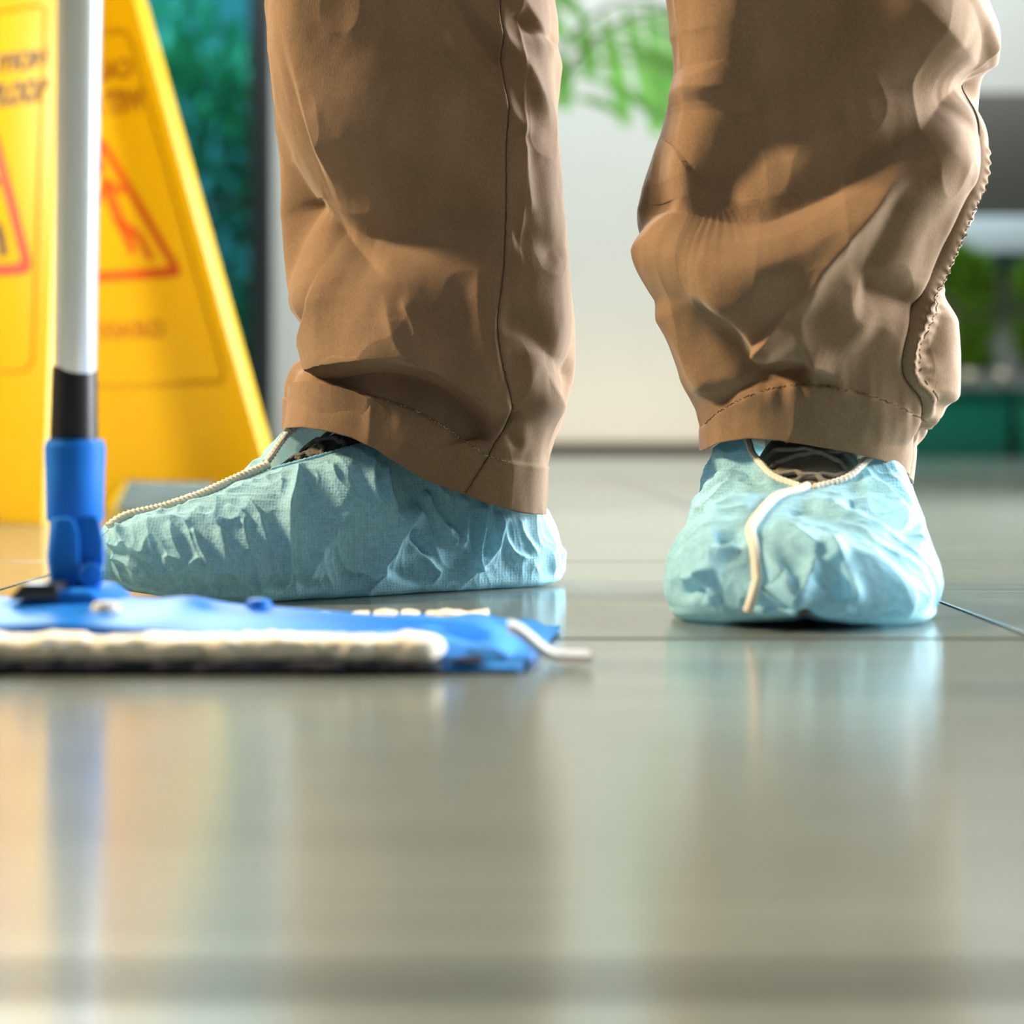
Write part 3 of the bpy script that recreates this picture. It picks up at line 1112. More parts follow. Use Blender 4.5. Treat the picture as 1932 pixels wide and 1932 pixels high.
def build_leg(spec):
    D, b = spec['D'], spec['b']
    ns = 520
    # parameter rows: coarse above the frame, dense inside
    ym = spec['hem_mean']
    yt = np.concatenate([np.linspace(-1750, -320, 40, endpoint=False), np.linspace(-320, ym, 470)])
    # angles: front half dense
    th = np.concatenate([np.linspace(0, math.pi, 400, endpoint=False), np.linspace(math.pi, 2 * math.pi, ns - 400, endpoint=False)])
    ex = 2.0 / spec.get('n', 2.5)
    c = np.sign(np.cos(th)) * np.abs(np.cos(th)) ** ex
    s = np.sign(np.sin(th)) * np.abs(np.sin(th)) ** ex
    # even out the spacing over c in the front half
    f = (1 + c) / 2
    hem = tab(spec['hem'], f)
    Y = yt[:, None] + smooth((yt[:, None] - spec['slant0']) / (ym - spec['slant0'])) * (hem[None, :] - ym)
    xl = tab(spec['xl'], Y, spec.get('soft', 8))
    xr = tab(spec['xr'], Y, spec.get('soft', 8))
    PXn = xl + f[None, :] * (xr - xl)
    bb = tab(b, Y)
    dep = D - bb * s[None, :]
    X = (PXn - CX) / F * D
    Z = CZ + (HY - Y) / F * D
    P = np.stack([X, dep, Z], axis=-1)
    n = grid_normals(P, True)
    cen = P.mean(axis=1, keepdims=True)
    sg = np.sign((n * (P - cen)).sum(axis=2, keepdims=True))
    n = n * np.median(sg)
    # folds
    wgt = smooth(s / 0.30)[None, :]
    H = np.zeros(PXn.shape)
    for a in spec['folds']:
        H += crease(PXn, Y, *a) * 0.001 * spec.get('gain', 1.5)
    Hb = (vnoise(P, 14, 3) - .5) * 0.016 * (1 - wgt)
    inframe = smooth((Y + 700) / 300)
    H = H * wgt * inframe + Hb
    H += (vnoise(P * np.array([1, 1, .5]), 55, 4) - .5) * 0.0016 + (ridged(P * np.array([1, 1, .7]), 38, 6) ** 2 - .4) * 0.0013 + (vnoise(P * np.array([1, 1, .6]), 130, 5) - .5) * 0.0006
    # hem band: a doubled layer below the stitch line
    st = tab(spec['stitch'], PXn)
    band = smooth((Y - st + 3) / 5.0)
    pk = (vnoise(np.stack([PXn / 17, Y / 90, Y * 0], -1), 1.0, 9) - .5)
    H += band * 0.0011 + pk * 0.0030 * np.exp(-np.abs(Y - st) / 26)
    P = P + n * H[..., None]
    P[..., 2] -= 0.35 * np.clip(H, 0, 0.02) * wgt * inframe   # heavy folds sag over the hollow below
    LEGS[spec['name']] = (PXn, Y, P, n, wgt)
    # inner rim
    inner = []
    for k, (up, inn) in enumerate(((0.0, 0.0016), (0.010, 0.0022), (0.03, 0.003))):
        q = P[-1] - n[-1] * inn
        q = q.copy()
        q[:, 2] += up
        inner.append(q)
    P2 = np.concatenate([P, np.array(inner)], axis=0)
    return P2


LEFT = dict(name='side', D=1.285, n=2.7, hem_mean=885, slant0=560, soft=7,
    b=[(-1750, 0.10), (-600, 0.09), (0, 0.080), (600, 0.076), (965, 0.078)],
    xl=[(-1750, 640), (-600, 520), (-200, 503), (0, 507), (100, 512), (250, 521), (330, 530), (395, 538), (450, 549), (520, 560), (570, 572), (600, 588), (640, 611), (668, 625), (676, 620), (686, 592), (705, 568), (735, 558), (770, 551), (808, 545), (830, 542)],
    xr=[(-1750, 1130), (-600, 1060), (-100, 1030), (0, 1035), (40, 1041), (75, 1041), (88, 1038), (125, 1046), (170, 1049), (250, 1056), (350, 1062), (430, 1068), (520, 1075), (600, 1080), (680, 1082), (715, 1079), (750, 1068), (800, 1056), (860, 1038), (900, 1034), (968, 1030)],
    hem=[((x - 545) / 485, y) for x, y in ((545, 812), (556, 807), (589, 806), (639, 815), (679, 826), (718, 843), (762, 871), (811, 901), (877, 925), (927, 944), (977, 959), (1030, 967))],
    stitch=[(545, 756), (558, 753), (589, 737), (626, 733), (679, 742), (745, 760), (795, 778), (844, 806), (894, 839), (924, 859), (960, 868), (1040, 881)],
    folds=[
        # pinch on the shin edge and the long hollow behind it
        ([(520, 398), (580, 412), (640, 445), (720, 470), (830, 455), (960, 420)], -15, 115, 62, 1.4, (0.0, 0.12)),
        ([(525, 405), (600, 440), (690, 505), (760, 560)], -5, 16, 40, 1.3, (0.0, 0.3)),
        ([(590, 300), (700, 280), (850, 260)], 6, 140, 60, 2, (0.1, 0.3)),
        ([(578, -50), (580, 100), (588, 240)], 3.5, 40, 50, 1.8, (0.0, 0.6)),
        ([(540, 560), (650, 575), (790, 640), (850, 660)], 6, 70, 70, 2, (0.1, 0.5)),
        ([(660, 540), (760, 600), (810, 650)], 2, 40, 40, 2, (0.3, 0.5)),
        # roll that hangs over the cuff
        ([(590, 655), (660, 668), (740, 672), (830, 695), (900, 742), (938, 800)], 11, 60, 10, 1.6, (0.02, 0.25)),
        ([(560, 705), (640, 705), (740, 703), (820, 722), (885, 765), (922, 815), (925, 845)], -9, 9, 42, 1.5, (0.15, 0.2)),
        ([(770, 570), (792, 610), (800, 640)], 1.6, 8, 6, 1.2),
        ([(740, 560), (775, 650), (800, 672)], 1.8, 14, 10, 1.4),
        ([(905, 500), (908, 620), (935, 730), (965, 790)], 2.2, 14, 16, 1.5),
        # creases right of the side seam
        ([(948, 590), (1000, 630), (1050, 680), (1085, 715)], -5, 30, 34, 1.6, (0.2, 0.0)),
        ([(965, 700), (1020, 750), (1060, 740)], 4, 40, 40, 2),
        ([(985, 850), (960, 810), (975, 770)], -2, 10, 10, 1.5),
        ([(870, 20), (930, 90), (1000, 170), (1040, 280)], 3.2, 16, 22, 1.6),
        ([(830, 70), (890, 160), (950, 230), (1000, 290)], 4, 18, 26, 1.6),
        ([(850, 30), (905, 115), (955, 175)], -3, 18, 14, 1.6),
        ([(960, 0), (1000, 60), (1040, 100)], 3, 16, 22, 1.6, (0.1, 0.0)),
        ([(965, 60), (1000, 90), (1045, 88)], -3, 16, 12, 1.5, (0.2, 0)),
        ([(985, 280), (990, 350), (1000, 430)], 2, 10, 14, 1.5),
        ([(965, 480), (1010, 470), (1060, 500)], -2.5, 26, 30, 2),
        # side seam groove
        ([(942, -60), (944, 66), (949, 166), (954, 245), (955, 331), (954, 497), (950, 546), (940, 619), (945, 679), (957, 745), (964, 775), (960, 798), (940, 831), (924, 861), (884, 924)], -1.8, 3.5, 5, 1.2, (0, 0), 60),
        ([(938, -60), (940, 66), (945, 166), (950, 245), (951, 331), (950, 497), (945, 546), (934, 619), (938, 679), (948, 745), (955, 775), (951, 795), (934, 823)], 1.6, 14, 5, 1.5, (0, 0), 60),
        ([(975, -60), (985, 331), (980, 560)], 0.8, 5, 5, 1.5, (0, .3)),
    ])
RIGHT = dict(name='front', D=1.215, n=2.5, hem_mean=850, slant0=520, soft=9,
    b=[(-1750, 0.11), (-600, 0.098), (0, 0.088), (400, 0.088), (700, 0.080), (910, 0.074)],
    xl=[(-1750, 1135), (-600, 1240), (-200, 1265), (0, 1268), (90, 1275), (150, 1275), (250, 1243), (350, 1204), (390, 1195), (420, 1196), (460, 1207), (560, 1240), (650, 1262), (720, 1277), (775, 1305), (820, 1314), (850, 1320), (900, 1320)],
    xr=[(-1750, 1640), (-600, 1800), (-100, 1828), (0, 1838), (80, 1851), (150, 1854), (220, 1851), (300, 1845), (400, 1822), (470, 1796), (520, 1772), (540, 1767), (560, 1770), (640, 1778), (700, 1782), (745, 1782), (790, 1768), (822, 1738), (838, 1722), (860, 1718), (912, 1712)],
    hem=[((x - 1320) / 394, y) for x, y in ((1320, 850), (1345, 834), (1390, 826), (1440, 829), (1500, 840), (1560, 851), (1620, 866), (1680, 890), (1714, 912))],
    stitch=[(1310, 815), (1320, 800), (1345, 775), (1390, 750), (1440, 737), (1500, 733), (1560, 742), (1640, 765), (1720, 802), (1790, 830)],
    folds=[
        # the long swoop from the outer pinch down to the shin
        ([(1185, 385), (1230, 412), (1300, 440), (1380, 452), (1460, 432), (1560, 380), (1660, 312), (1770, 228), (1870, 160)], -10, 85, 40, 1.3, (0.0, 0.03), 40),
        ([(1580, -100), (1500, 100), (1430, 240), (1360, 330), (1300, 385), (1250, 400)], -13, 90, 75, 2.0, (0.0, 0.3), 40),
        ([(1440, 270), (1560, 215), (1700, 190), (1870, 162)], -9, 62, 46, 1.7, (0.6, 0.0)),
        ([(1560, -120), (1620, 0), (1690, 80), (1770, 135), (1865, 150)], 11, 90, 50, 1.5, (0.0, 0.05)),
        ([(1300, -50), (1340, 120), (1325, 240)], 8, 60, 70, 2, (0.0, 0.2)),
        # broad roll below the swoop
        ([(1190, 440), (1300, 500), (1420, 510), (1540, 450), (1660, 370), (1800, 250)], 9, 44, 80, 1.7, (0.05, 0.1)),
        ([(1440, 620), (1500, 530), (1580, 430), (1680, 310)], 3.2, 16, 20, 1.5),
        ([(1560, 560), (1600, 500), (1640, 400), (1720, 300)], -3.5, 26, 26, 1.7),
        ([(1570, 550), (1640, 570), (1720, 600)], -5, 20, 36, 1.7),
        ([(1470, 560), (1530, 590), (1600, 660)], 3, 40, 46, 2),
        # fold point above the cuff
        ([(1290, 480), (1350, 570), (1388, 630), (1412, 672), (1430, 705)], 10, 70, 26, 1.5, (0.3, 0.35)),
        ([(1395, 655), (1420, 672), (1470, 684), (1505, 695), (1560, 735)], 8, 48, 9, 1.4, (0.05, 0.35)),
        ([(1300, 560), (1350, 640), (1400, 702), (1460, 706), (1495, 698)], -9, 34, 24, 1.5, (0.3, 0.1)),
        ([(1240, 560), (1285, 660), (1330, 760)], 3.5, 22, 18, 1.6),
        ([(1330, 770), (1380, 735), (1450, 725)], -3, 14, 10, 1.5),
        # outer lower bulge and seam
        ([(1760, 560), (1752, 680), (1740, 770)], 5, 40, 40, 2),
        ([(1740, 540), (1730, 620), (1700, 700)], -3, 16, 24, 1.6),
        ([(1800, 800), (1740, 825), (1700, 800)], -5, 20, 14, 1.5),
        ([(1842, 150), (1815, 290), (1770, 400), (1740, 480), (1710, 560), (1680, 620), (1660, 680), (1664, 720), (1698, 760), (1708, 800), (1703, 830), (1692, 900)], -2.4, 6, 5, 1.2, (0.1, 0), 60),
        ([(1852, 190), (1828, 290), (1785, 400), (1757, 480), (1727, 560), (1697, 620), (1676, 680), (1680, 718), (1712, 755), (1722, 800)], 2.2, 9, 26, 1.8, (0.1, 0.1), 60),
    ])
# puckers across the felled seam
_pr = random.Random(5)
for k in range(26):
    yy = 300 + k * 16.5
    xx = float(tab([(200, 1845), (290, 1815), (400, 1770), (480, 1740), (560, 1710), (620, 1680), (680, 1660), (740, 1668)], yy))
    RIGHT['folds'].append(([(xx + 8, yy - 3), (xx + 26, yy + 4), (xx + 52, yy + 2 + _pr.uniform(-6, 6))], _pr.uniform(0.5, 1.1), 4.5, 4.5, 1.7, (0.2, 0.3), 6))
PL = build_leg(LEFT)
PR = build_leg(RIGHT)
# hips closing the garment above the frame
nz, nc = 14, 64
hip = np.zeros((nz, nc, 3))
for i in range(nz):
    zz = 0.80 + 0.27 * i / (nz - 1)
    k = smooth((zz - 0.80) / 0.12)
    for j in range(nc):
        a = 2 * math.pi * j / nc
        hip[i, j] = (0.06 + (0.165 + 0.02 * k - 0.03 * smooth((zz - .95) / .12)) * math.cos(a), 1.25 + (0.10 + 0.015 * k) * math.sin(a), zz)
V = np.vstack([PL.reshape(-1, 3), PR.reshape(-1, 3), hip.reshape(-1, 3)])
o1 = PL.shape[0] * PL.shape[1]
o2 = o1 + PR.shape[0] * PR.shape[1]
Fc = np.vstack([grid_faces(PL.shape[0], PL.shape[1], True), grid_faces(PR.shape[0], PR.shape[1], True, o1), grid_faces(nz, nc, True, o2)])
trousers = link('trousers', mesh_from('trousers', V, Fc), M['trousers'], person)


def on_leg(leg, pts, n, lift=0.0004):
    PXn, Y, P, nn, wgt = LEGS[leg]
    q = catmull(pts, n)
    front = (wgt > 0.02).repeat(PXn.shape[0], axis=0) if wgt.shape[0] == 1 else wgt > 0.02
    ii = np.where(front)
    fx, fy = PXn[ii], Y[ii]
    out = []
    for x, y in q:
        k = np.argmin((fx - x) ** 2 + (fy - y) ** 2)
        out.append(P[ii[0][k], ii[1][k]] + nn[ii[0][k], ii[1][k]] * lift)
    return out


def dashes(pts3, name, mat, r, parent, step=3, keep=2):
    b = MB()
    for i in range(0, len(pts3) - keep, step):
        b.tube(pts3[i:i + keep + 1], r, 5)
    return b.build(name, mat, parent)


dashes(on_leg('side', [p for p in LEFT['stitch'] if 552 <= p[0] <= 1030], 330), 'hem_stitching', M['thread'], 0.00032, trousers)
dashes(on_leg('side', [p for p in LEFT['stitch'] if 740 <= p[0] <= 1035], 200, 0.0007), 'hem_stitching', M['thread2'], 0.00028, trousers, 4, 2)
dashes(on_leg('front', [p for p in RIGHT['stitch'] if 1318 <= p[0] <= 1725], 300), 'hem_stitching', M['thread'], 0.00034, trousers)
sm = on_leg('side', LEFT['folds'][-3][0], 240, 0.0001)
MB().tube(sm, 0.0006, 5).build('side_seam', M['seam'], trousers)
for dx in (16, 32):
    ps = [(x + dx, y) for x, y in ((1822, 290), (1770, 400), (1740, 480), (1710, 560), (1680, 620), (1660, 680), (1664, 720), (1698, 760))]
    dashes(on_leg('front', ps, 230, 0.0003), 'seam_stitching', M['thread'], 0.0003, trousers)
sm = on_leg('front', [(1843, 180), (1815, 290), (1770, 400), (1740, 480), (1710, 560), (1680, 620), (1660, 680), (1664, 720), (1698, 760), (1708, 800), (1703, 830), (1692, 895)], 240, 0.0001)
MB().tube(sm, 0.0006, 5).build('side_seam', M['seam'], trousers)

# body inside the clothes: one continuous skinned figure
sk = bpy.data.meshes.new('body')
J = [((0.06, 1.25, 0.98), .10), ((-0.03, 1.26, .86), .075), ((-0.062, 1.285, .48), .050), ((-0.068, 1.295, .32), .050), ((-0.04, 1.30, .10), .032), ((-0.045, 1.298, .05), .030), ((-0.16, 1.228, .032), .022),
     ((0.15, 1.24, .86), .075), ((0.20, 1.215, .48), .050), ((0.20, 1.225, .32), .050), ((0.193, 1.235, .10), .032), ((0.193, 1.23, .05), .030), ((0.168, 1.10, .032), .022)]
E = [(0, 1), (1, 2), (2, 3), (3, 4), (4, 5), (5, 6), (0, 7), (7, 8), (8, 9), (9, 10), (10, 11), (11, 12)]
sk.from_pydata([j[0] for j in J], E, [])
body = link('body', sk, M['skin'], person)
md = body.modifiers.new('skin', 'SKIN')
for v_, j in zip(sk.skin_vertices[0].data, J):
    v_.radius = (j[1], j[1])
sk.skin_vertices[0].data[0].use_root = True
ss = body.modifiers.new('smooth', 'SUBSURF')
ss.levels = ss.render_levels = 1


# ------------------------------------------------------------------ shoes and shoe covers
def foot_loft(heel, toe, T_, near_sign, nu=560, nq=130, scale=(1, 1, 1), inset=0.0):
    """lofted upper: for every station along the foot a strip runs from the upper edge of one side,
    down, under the sole and up to the upper edge of the other side"""
    heel, toe = np.array(heel), np.array(toe)
    L = np.linalg.norm(toe - heel)
    d = (toe - heel) / L
    lat = np.array([d[1], -d[0]]) * near_sign
    t = np.linspace(0, 1, nu)
    uu = 0.5 - 0.5 * np.cos(math.pi * t) * (1 - 0.25 * np.sin(math.pi * t) ** 2)
    uu = 0.6 * uu + 0.4 * t
    G = {k: tab(v, uu, 0.035) for k, v in T_.items()}
    P = np.zeros((nu, 2 * nq, 3))
    for side in (0, 1):
        sg = 1 if side == 0 else -1
        hh = G['hn'] if side == 0 else G['hf']
        wmax = (G['wn'] if side == 0 else G['wf']) - inset
        ws = wmax * G['sole']
        o = G['o']
        lift = G['lift']
        ctrl = np.zeros((nu, 7, 2))
        cs = G['cs']
        e0 = sg * o + cs
        ctrl[:, 0] = np.stack([e0, hh - inset], -1)
        sw = sg * wmax
        kx = G['sh']
        ctrl[:, 1] = np.stack([e0 * (1 - kx) + sw * kx, lift + (hh - lift - inset) * 0.94], -1)
        ctrl[:, 2] = np.stack([e0 * 0.14 + sw * 0.86, lift + (hh - lift - inset) * 0.70], -1)
        ctrl[:, 3] = np.stack([sw, lift + (hh - lift) * 0.40], -1)
        ctrl[:, 4] = np.stack([sw * 0.995, lift + (hh - lift) * 0.16], -1)
        ctrl[:, 5] = np.stack([sg * ws, lift + 0 * hh + inset * .3], -1)
        ctrl[:, 6] = np.stack([0 * sw, lift + 0 * hh + inset * .3], -1)
        for i in range(nu):
            c = catmull(ctrl[i], nq)
            c[:, 1] = np.maximum(c[:, 1], 0.0008)
            if side == 1:
                c = c[::-1]
            base = heel + d * L * uu[i]
            sl = slice(0, nq) if side == 0 else slice(nq, 2 * nq)
            P[i, sl, 0] = base[0] + lat[0] * c[:, 0]
            P[i, sl, 1] = base[1] + lat[1] * c[:, 0]
            P[i, sl, 2] = c[:, 1]
    # round both ends off
    d3 = np.array([d[0], d[1], 0.0])
    def capr(row, sgn):
        out = []
        zc = row[:, 2].mean() * 0.8
        cc = np.array([row[:, 0].mean(), row[:, 1].mean(), zc])
        for a in (0.35, 0.7, 1.0, 1.25, 1.45, math.pi / 2):
            out.append(cc + (row - cc) * math.cos(a) + d3 * sgn * 0.006 * math.sin(a))
        return np.array(out)
    P = np.concatenate([capr(P[0], -1)[::-1], P, capr(P[-1], 1)], axis=0)
    uu = np.concatenate([np.linspace(-0.06, -0.01, 6), uu, np.linspace(1.01, 1.06, 6)])
    return P, uu


def project(P):
    px = CX + P[..., 0] / P[..., 1] * F
    py = HY - (P[..., 2] - CZ) / P[..., 1] * F
    return px, py


def make_cover(key, heel, toe, T_, near, creases, crumple, trim_front, hide=None):
    P, uu = foot_loft(heel, toe, T_, near)
    n = grid_normals(P)
    cen = P.mean(axis=1, keepdims=True)
    n *= np.sign(np.median((n * (P - cen)).sum(axis=2)))
    px, py = project(P)
    nq2 = P.shape[1]
    q = np.arange(nq2) / (nq2 - 1)
    # keep trim edges and sole free of folds
    edge = smooth(np.minimum(q, 1 - q) / 0.03)[None, :]
    solew = smooth((P[..., 2] - 0.004) / 0.010)
    facing = (n[..., 1] < 0.25)
    H = np.zeros(px.shape)
    for a in creases:
        H += crease(px, py, *a) * 0.001 * 1.75
    H *= facing
    Q = P.copy()
    Q[..., 0] += 0.35 * Q[..., 2]
    STR = np.array([1.0, 1.0, 0.42])
    H += crumple * ((ridged(Q * STR, 30, 11) ** 2 - .4) * 0.0034 + (ridged(Q * STR, 64, 12) ** 3 - .3) * 0.0030 + (ridged(Q * STR, 120, 14) ** 3 - .3) * 0.0010)
    H = H * edge * (0.15 + 0.85 * solew)
    P = P + n * H[..., None]
    P[..., 2] = np.maximum(P[..., 2], 0.0006)
    me = mesh_from('shoe_cover', P.reshape(-1, 3), grid_faces(P.shape[0], nq2))
    cov = link('shoe_cover', me, M['cover'], person)
    return cov, P, uu, n


def ribbed(pts, r, name, mat, parent, rib=0.25, step=0.0022):
    pts = np.asarray(pts)
    seg = np.linalg.norm(np.diff(pts, axis=0), axis=1)
    s = np.concatenate([[0], np.cumsum(seg)])
    n = max(20, int(s[-1] / step * 4))
    g = np.linspace(0, s[-1], n)
    q = np.stack([np.interp(g, s, pts[:, k]) for k in range(3)], -1)
    rr = r * (1 + rib * np.sin(2 * math.pi * g / step))
    MB().tube(q, list(rr), 8).build(name, mat, parent)


z4 = lambda pts: [(160 + x / 2.055, 780 + y / 2.055) for x, y in pts]
z7 = lambda pts: [(1220 + x / 3.22, 780 + y / 3.22) for x, y in pts]

# --- foot seen from its side
heelA, toeA = (0.028, 1.350), (-0.252, 1.168)
TA = dict(
    hn=[(0, .022), (.03, .038), (.08, .056), (.15, .078), (.30, .094), (.42, .100), (.50, .097), (.60, .0875), (.66, .081), (.72, .075), (.80, .064), (.88, .056), (.95, .052), (.985, .046), (1, .038)],
    hf=[(0, .022), (.03, .038), (.08, .056), (.15, .080), (.30, .105), (.42, .118), (.54, .114), (.60, .102), (.66, .084), (.72, .075), (.80, .064), (.88, .056), (.95, .052), (.985, .046), (1, .038)],
    wn=[(0, .010), (.015, .024), (.05, .036), (.12, .043), (.25, .046), (.42, .049), (.60, .055), (.74, .058), (.85, .055), (.92, .047), (.97, .034), (.99, .022), (1, .010)],
    wf=[(0, .010), (.015, .024), (.05, .036), (.12, .043), (.25, .046), (.42, .048), (.60, .050), (.74, .050), (.85, .046), (.92, .040), (.97, .030), (.99, .020), (1, .010)],
    o=[(0, .004), (.04, .018), (.15, .030), (.35, .032), (.50, .028), (.60, .018), (.655, .005), (.68, .0012), (1, .0012)],
    cs=[(0, 0), (1, 0)],
    sole=[(0, .8), (.1, .9), (.9, .9), (1, .7)],
    sh=[(0, .6), (.3, .5), (.6, .45), (.8, .5), (1, .6)],
    lift=[(0, .006), (.04, .002), (.1, .0008), (.75, .0008), (.9, .004), (1, .014)])
crA = [
    (z4([(850, 170), (815, 300), (778, 400), (772, 520), (778, 690)]), 4.5, 6, 10, 1.2, (.15, .05)),
    (z4([(835, 230), (800, 420), (790, 560)]), 2.0, 6, 8, 1.3),
    (z4([(960, 180), (975, 260), (1040, 350)]), 2.0, 6, 7, 1.3),
    (z4([(1120, 150), (1110, 250), (1125, 330), (1180, 380)]), 3.6, 6, 8, 1.2),
    (z4([(1165, 180), (1170, 290), (1200, 380)]), 3.0, 5, 8, 1.2),
    (z4([(1300, 330), (1240, 430), (1190, 500), (1140, 600), (1095, 705)]), 5.0, 16, 8, 1.3, (.15, .02)),
    (z4([(1050, 350), (960, 460), (890, 570), (850, 680)]), 3.2, 16, 12, 1.6),
    (z4([(1000, 330), (1100, 350), (1150, 360)]), 1.6, 5, 5, 1.3),
    (z4([(1220, 490), (1280, 530), (1340, 590), (1360, 620), (1340, 690)]), 3.4, 7, 9, 1.2),
    (z4([(1270, 430), (1265, 480), (1330, 560)]), -3.0, 8, 10, 1.4),
    (z4([(1320, 290), (1335, 350), (1370, 420), (1440, 540)]), 3.4, 6, 9, 1.2),
    (z4([(1460, 310), (1465, 400), (1450, 540)]), 3.6, 5, 9, 1.2),
    (z4([(1540, 340), (1535, 450), (1510, 560), (1505, 620)]), 4.5, 6, 8, 1.2, (.1, .05)),
    (z4([(1600, 370), (1610, 430), (1580, 540), (1510, 610)]), 3.0, 6, 9, 1.2),
    (z4([(1640, 390), (1620, 450), (1660, 540), (1740, 565)]), 2.6, 6, 8, 1.2),
    (z4([(1680, 400), (1700, 470), (1760, 560)]), 2.0, 6, 8, 1.3),
    (z4([(1500, 610), (1480, 650), (1440, 690)]), 3.0, 8, 10, 1.3, (.0, .1)),
    (z4([(1100, 560), (1250, 640), (1330, 680)]), -2.5, 16, 14, 1.6),
    (z4([(1390, 430), (1420, 470), (1410, 520)]), 2.4, 6, 6, 1.2),
    # toe crumple
    (z4([(130, 420), (150, 480), (200, 530), (270, 570)]), 4.0, 7, 10, 1.2),
    (z4([(80, 500), (140, 520), (180, 510)]), 3.0, 6, 8, 1.2),
    (z4([(300, 560), (350, 570), (400, 610)]), 2.5, 6, 8, 1.2),
    (z4([(100, 560), (170, 580), (230, 640)]), 2.6, 7, 9, 1.3),
    (z4([(380, 610), (440, 570), (480, 610)]), 2.4, 7, 7, 1.2),
    (z4([(500, 640), (560, 620), (600, 650)]), 2.2, 7, 7, 1.2),
    # gathers falling from the elastic
    (z4([(330, 420), (340, 500), (390, 600)]), 1.8, 5, 7, 1.2),
    (z4([(415, 430), (440, 520), (490, 620)]), 2.4, 4.5, 6, 1.2),
    (z4([(520, 430), (540, 520), (570, 610)]), 2.2, 4.5, 6, 1.2),
    (z4([(610, 410), (620, 480), (640, 560)]), 1.8, 4.5, 6, 1.2),
    (z4([(600, 335), (660, 390), (700, 500), (740, 620)]), 3.0, 5, 8, 1.2),
    (z4([(470, 390), (540, 420), (600, 425)]), 1.6, 5, 5, 1.3),
    (z4([(540, 360), (600, 390), (640, 430)]), 1.8, 5, 5, 1.3),
]
covA, PA, uA, nA = make_cover('A', heelA, toeA, TA, -1, crA, 1.0, None)
covA['label'] = 'light blue nonwoven shoe cover turned sideways'


def edge_line(P, col, i0, i1, up=0.0):
    q = P[i0:i1, col].copy()
    q[:, 2] += up
    return q


def idx_u(uu, v):
    return int(np.argmin(np.abs(uu - v)))


i_close = idx_u(uA, 0.66)
i_end = idx_u(uA, 0.985)
mid = (PA[:, 0] + PA[:, -1]) / 2
q = mid[i_close:i_end].copy()
q[:, 2] += 0.0015
ribbed(q, 0.0030, 'elastic_trim', M['elastic'], covA, 0.14, 0.0030)
for cidx in (0, -1):
    qq = PA[8:i_close + 1, cidx].copy()
    qq[:, 2] += 0.0005
    ribbed(qq, 0.0011 if cidx == 0 else 0.0022, 'elastic_edge', M['cover'] if cidx == 0 else M['elastic'], covA, 0.2, 0.0035)

# --- foot pointing at the camera
heelB, toeB = (0.212, 1.305), (0.149, 1.000)
TB = dict(
    hn=[(0, .050), (.02, .075), (.06, .090), (.15, .097), (.30, .103), (.42, .099), (.50, .088), (.56, .076), (.60, .0715), (.64, .070), (.72, .066), (.80, .060), (.88, .053), (.95, .044), (.985, .034), (1, .020)],
    hf=[(0, .050), (.02, .075), (.06, .090), (.15, .097), (.30, .103), (.42, .098), (.50, .086), (.56, .075), (.60, .0715), (.64, .070), (.72, .066), (.80, .060), (.88, .053), (.95, .044), (.985, .034), (1, .020)],
    wn=[(0, .010), (.02, .032), (.08, .060), (.2, .074), (.35, .078), (.55, .075), (.70, .077), (.80, .076), (.89, .070), (.95, .058), (.985, .040), (1, .020)],
    wf=[(0, .010), (.02, .032), (.08, .050), (.2, .058), (.35, .060), (.55, .066), (.70, .073), (.80, .074), (.89, .068), (.95, .056), (.985, .040), (1, .020)],
    o=[(0, .004), (.06, .028), (.2, .040), (.36, .043), (.48, .036), (.55, .023), (.59, .006), (.61, .0012), (1, .0012)],
    cs=[(0, 0), (.45, 0), (.56, .000), (.60, .000), (.64, .004), (.70, .016), (.80, .022), (.90, .027), (1, .020)],
    sole=[(0, .8), (.1, .86), (.9, .86), (1, .7)],
    sh=[(0, .6), (.3, .55), (.6, .5), (.8, .5), (1, .6)],
    lift=[(0, .006), (.04, .002), (.1, .0008), (.86, .0008), (.95, .003), (1, .008)])
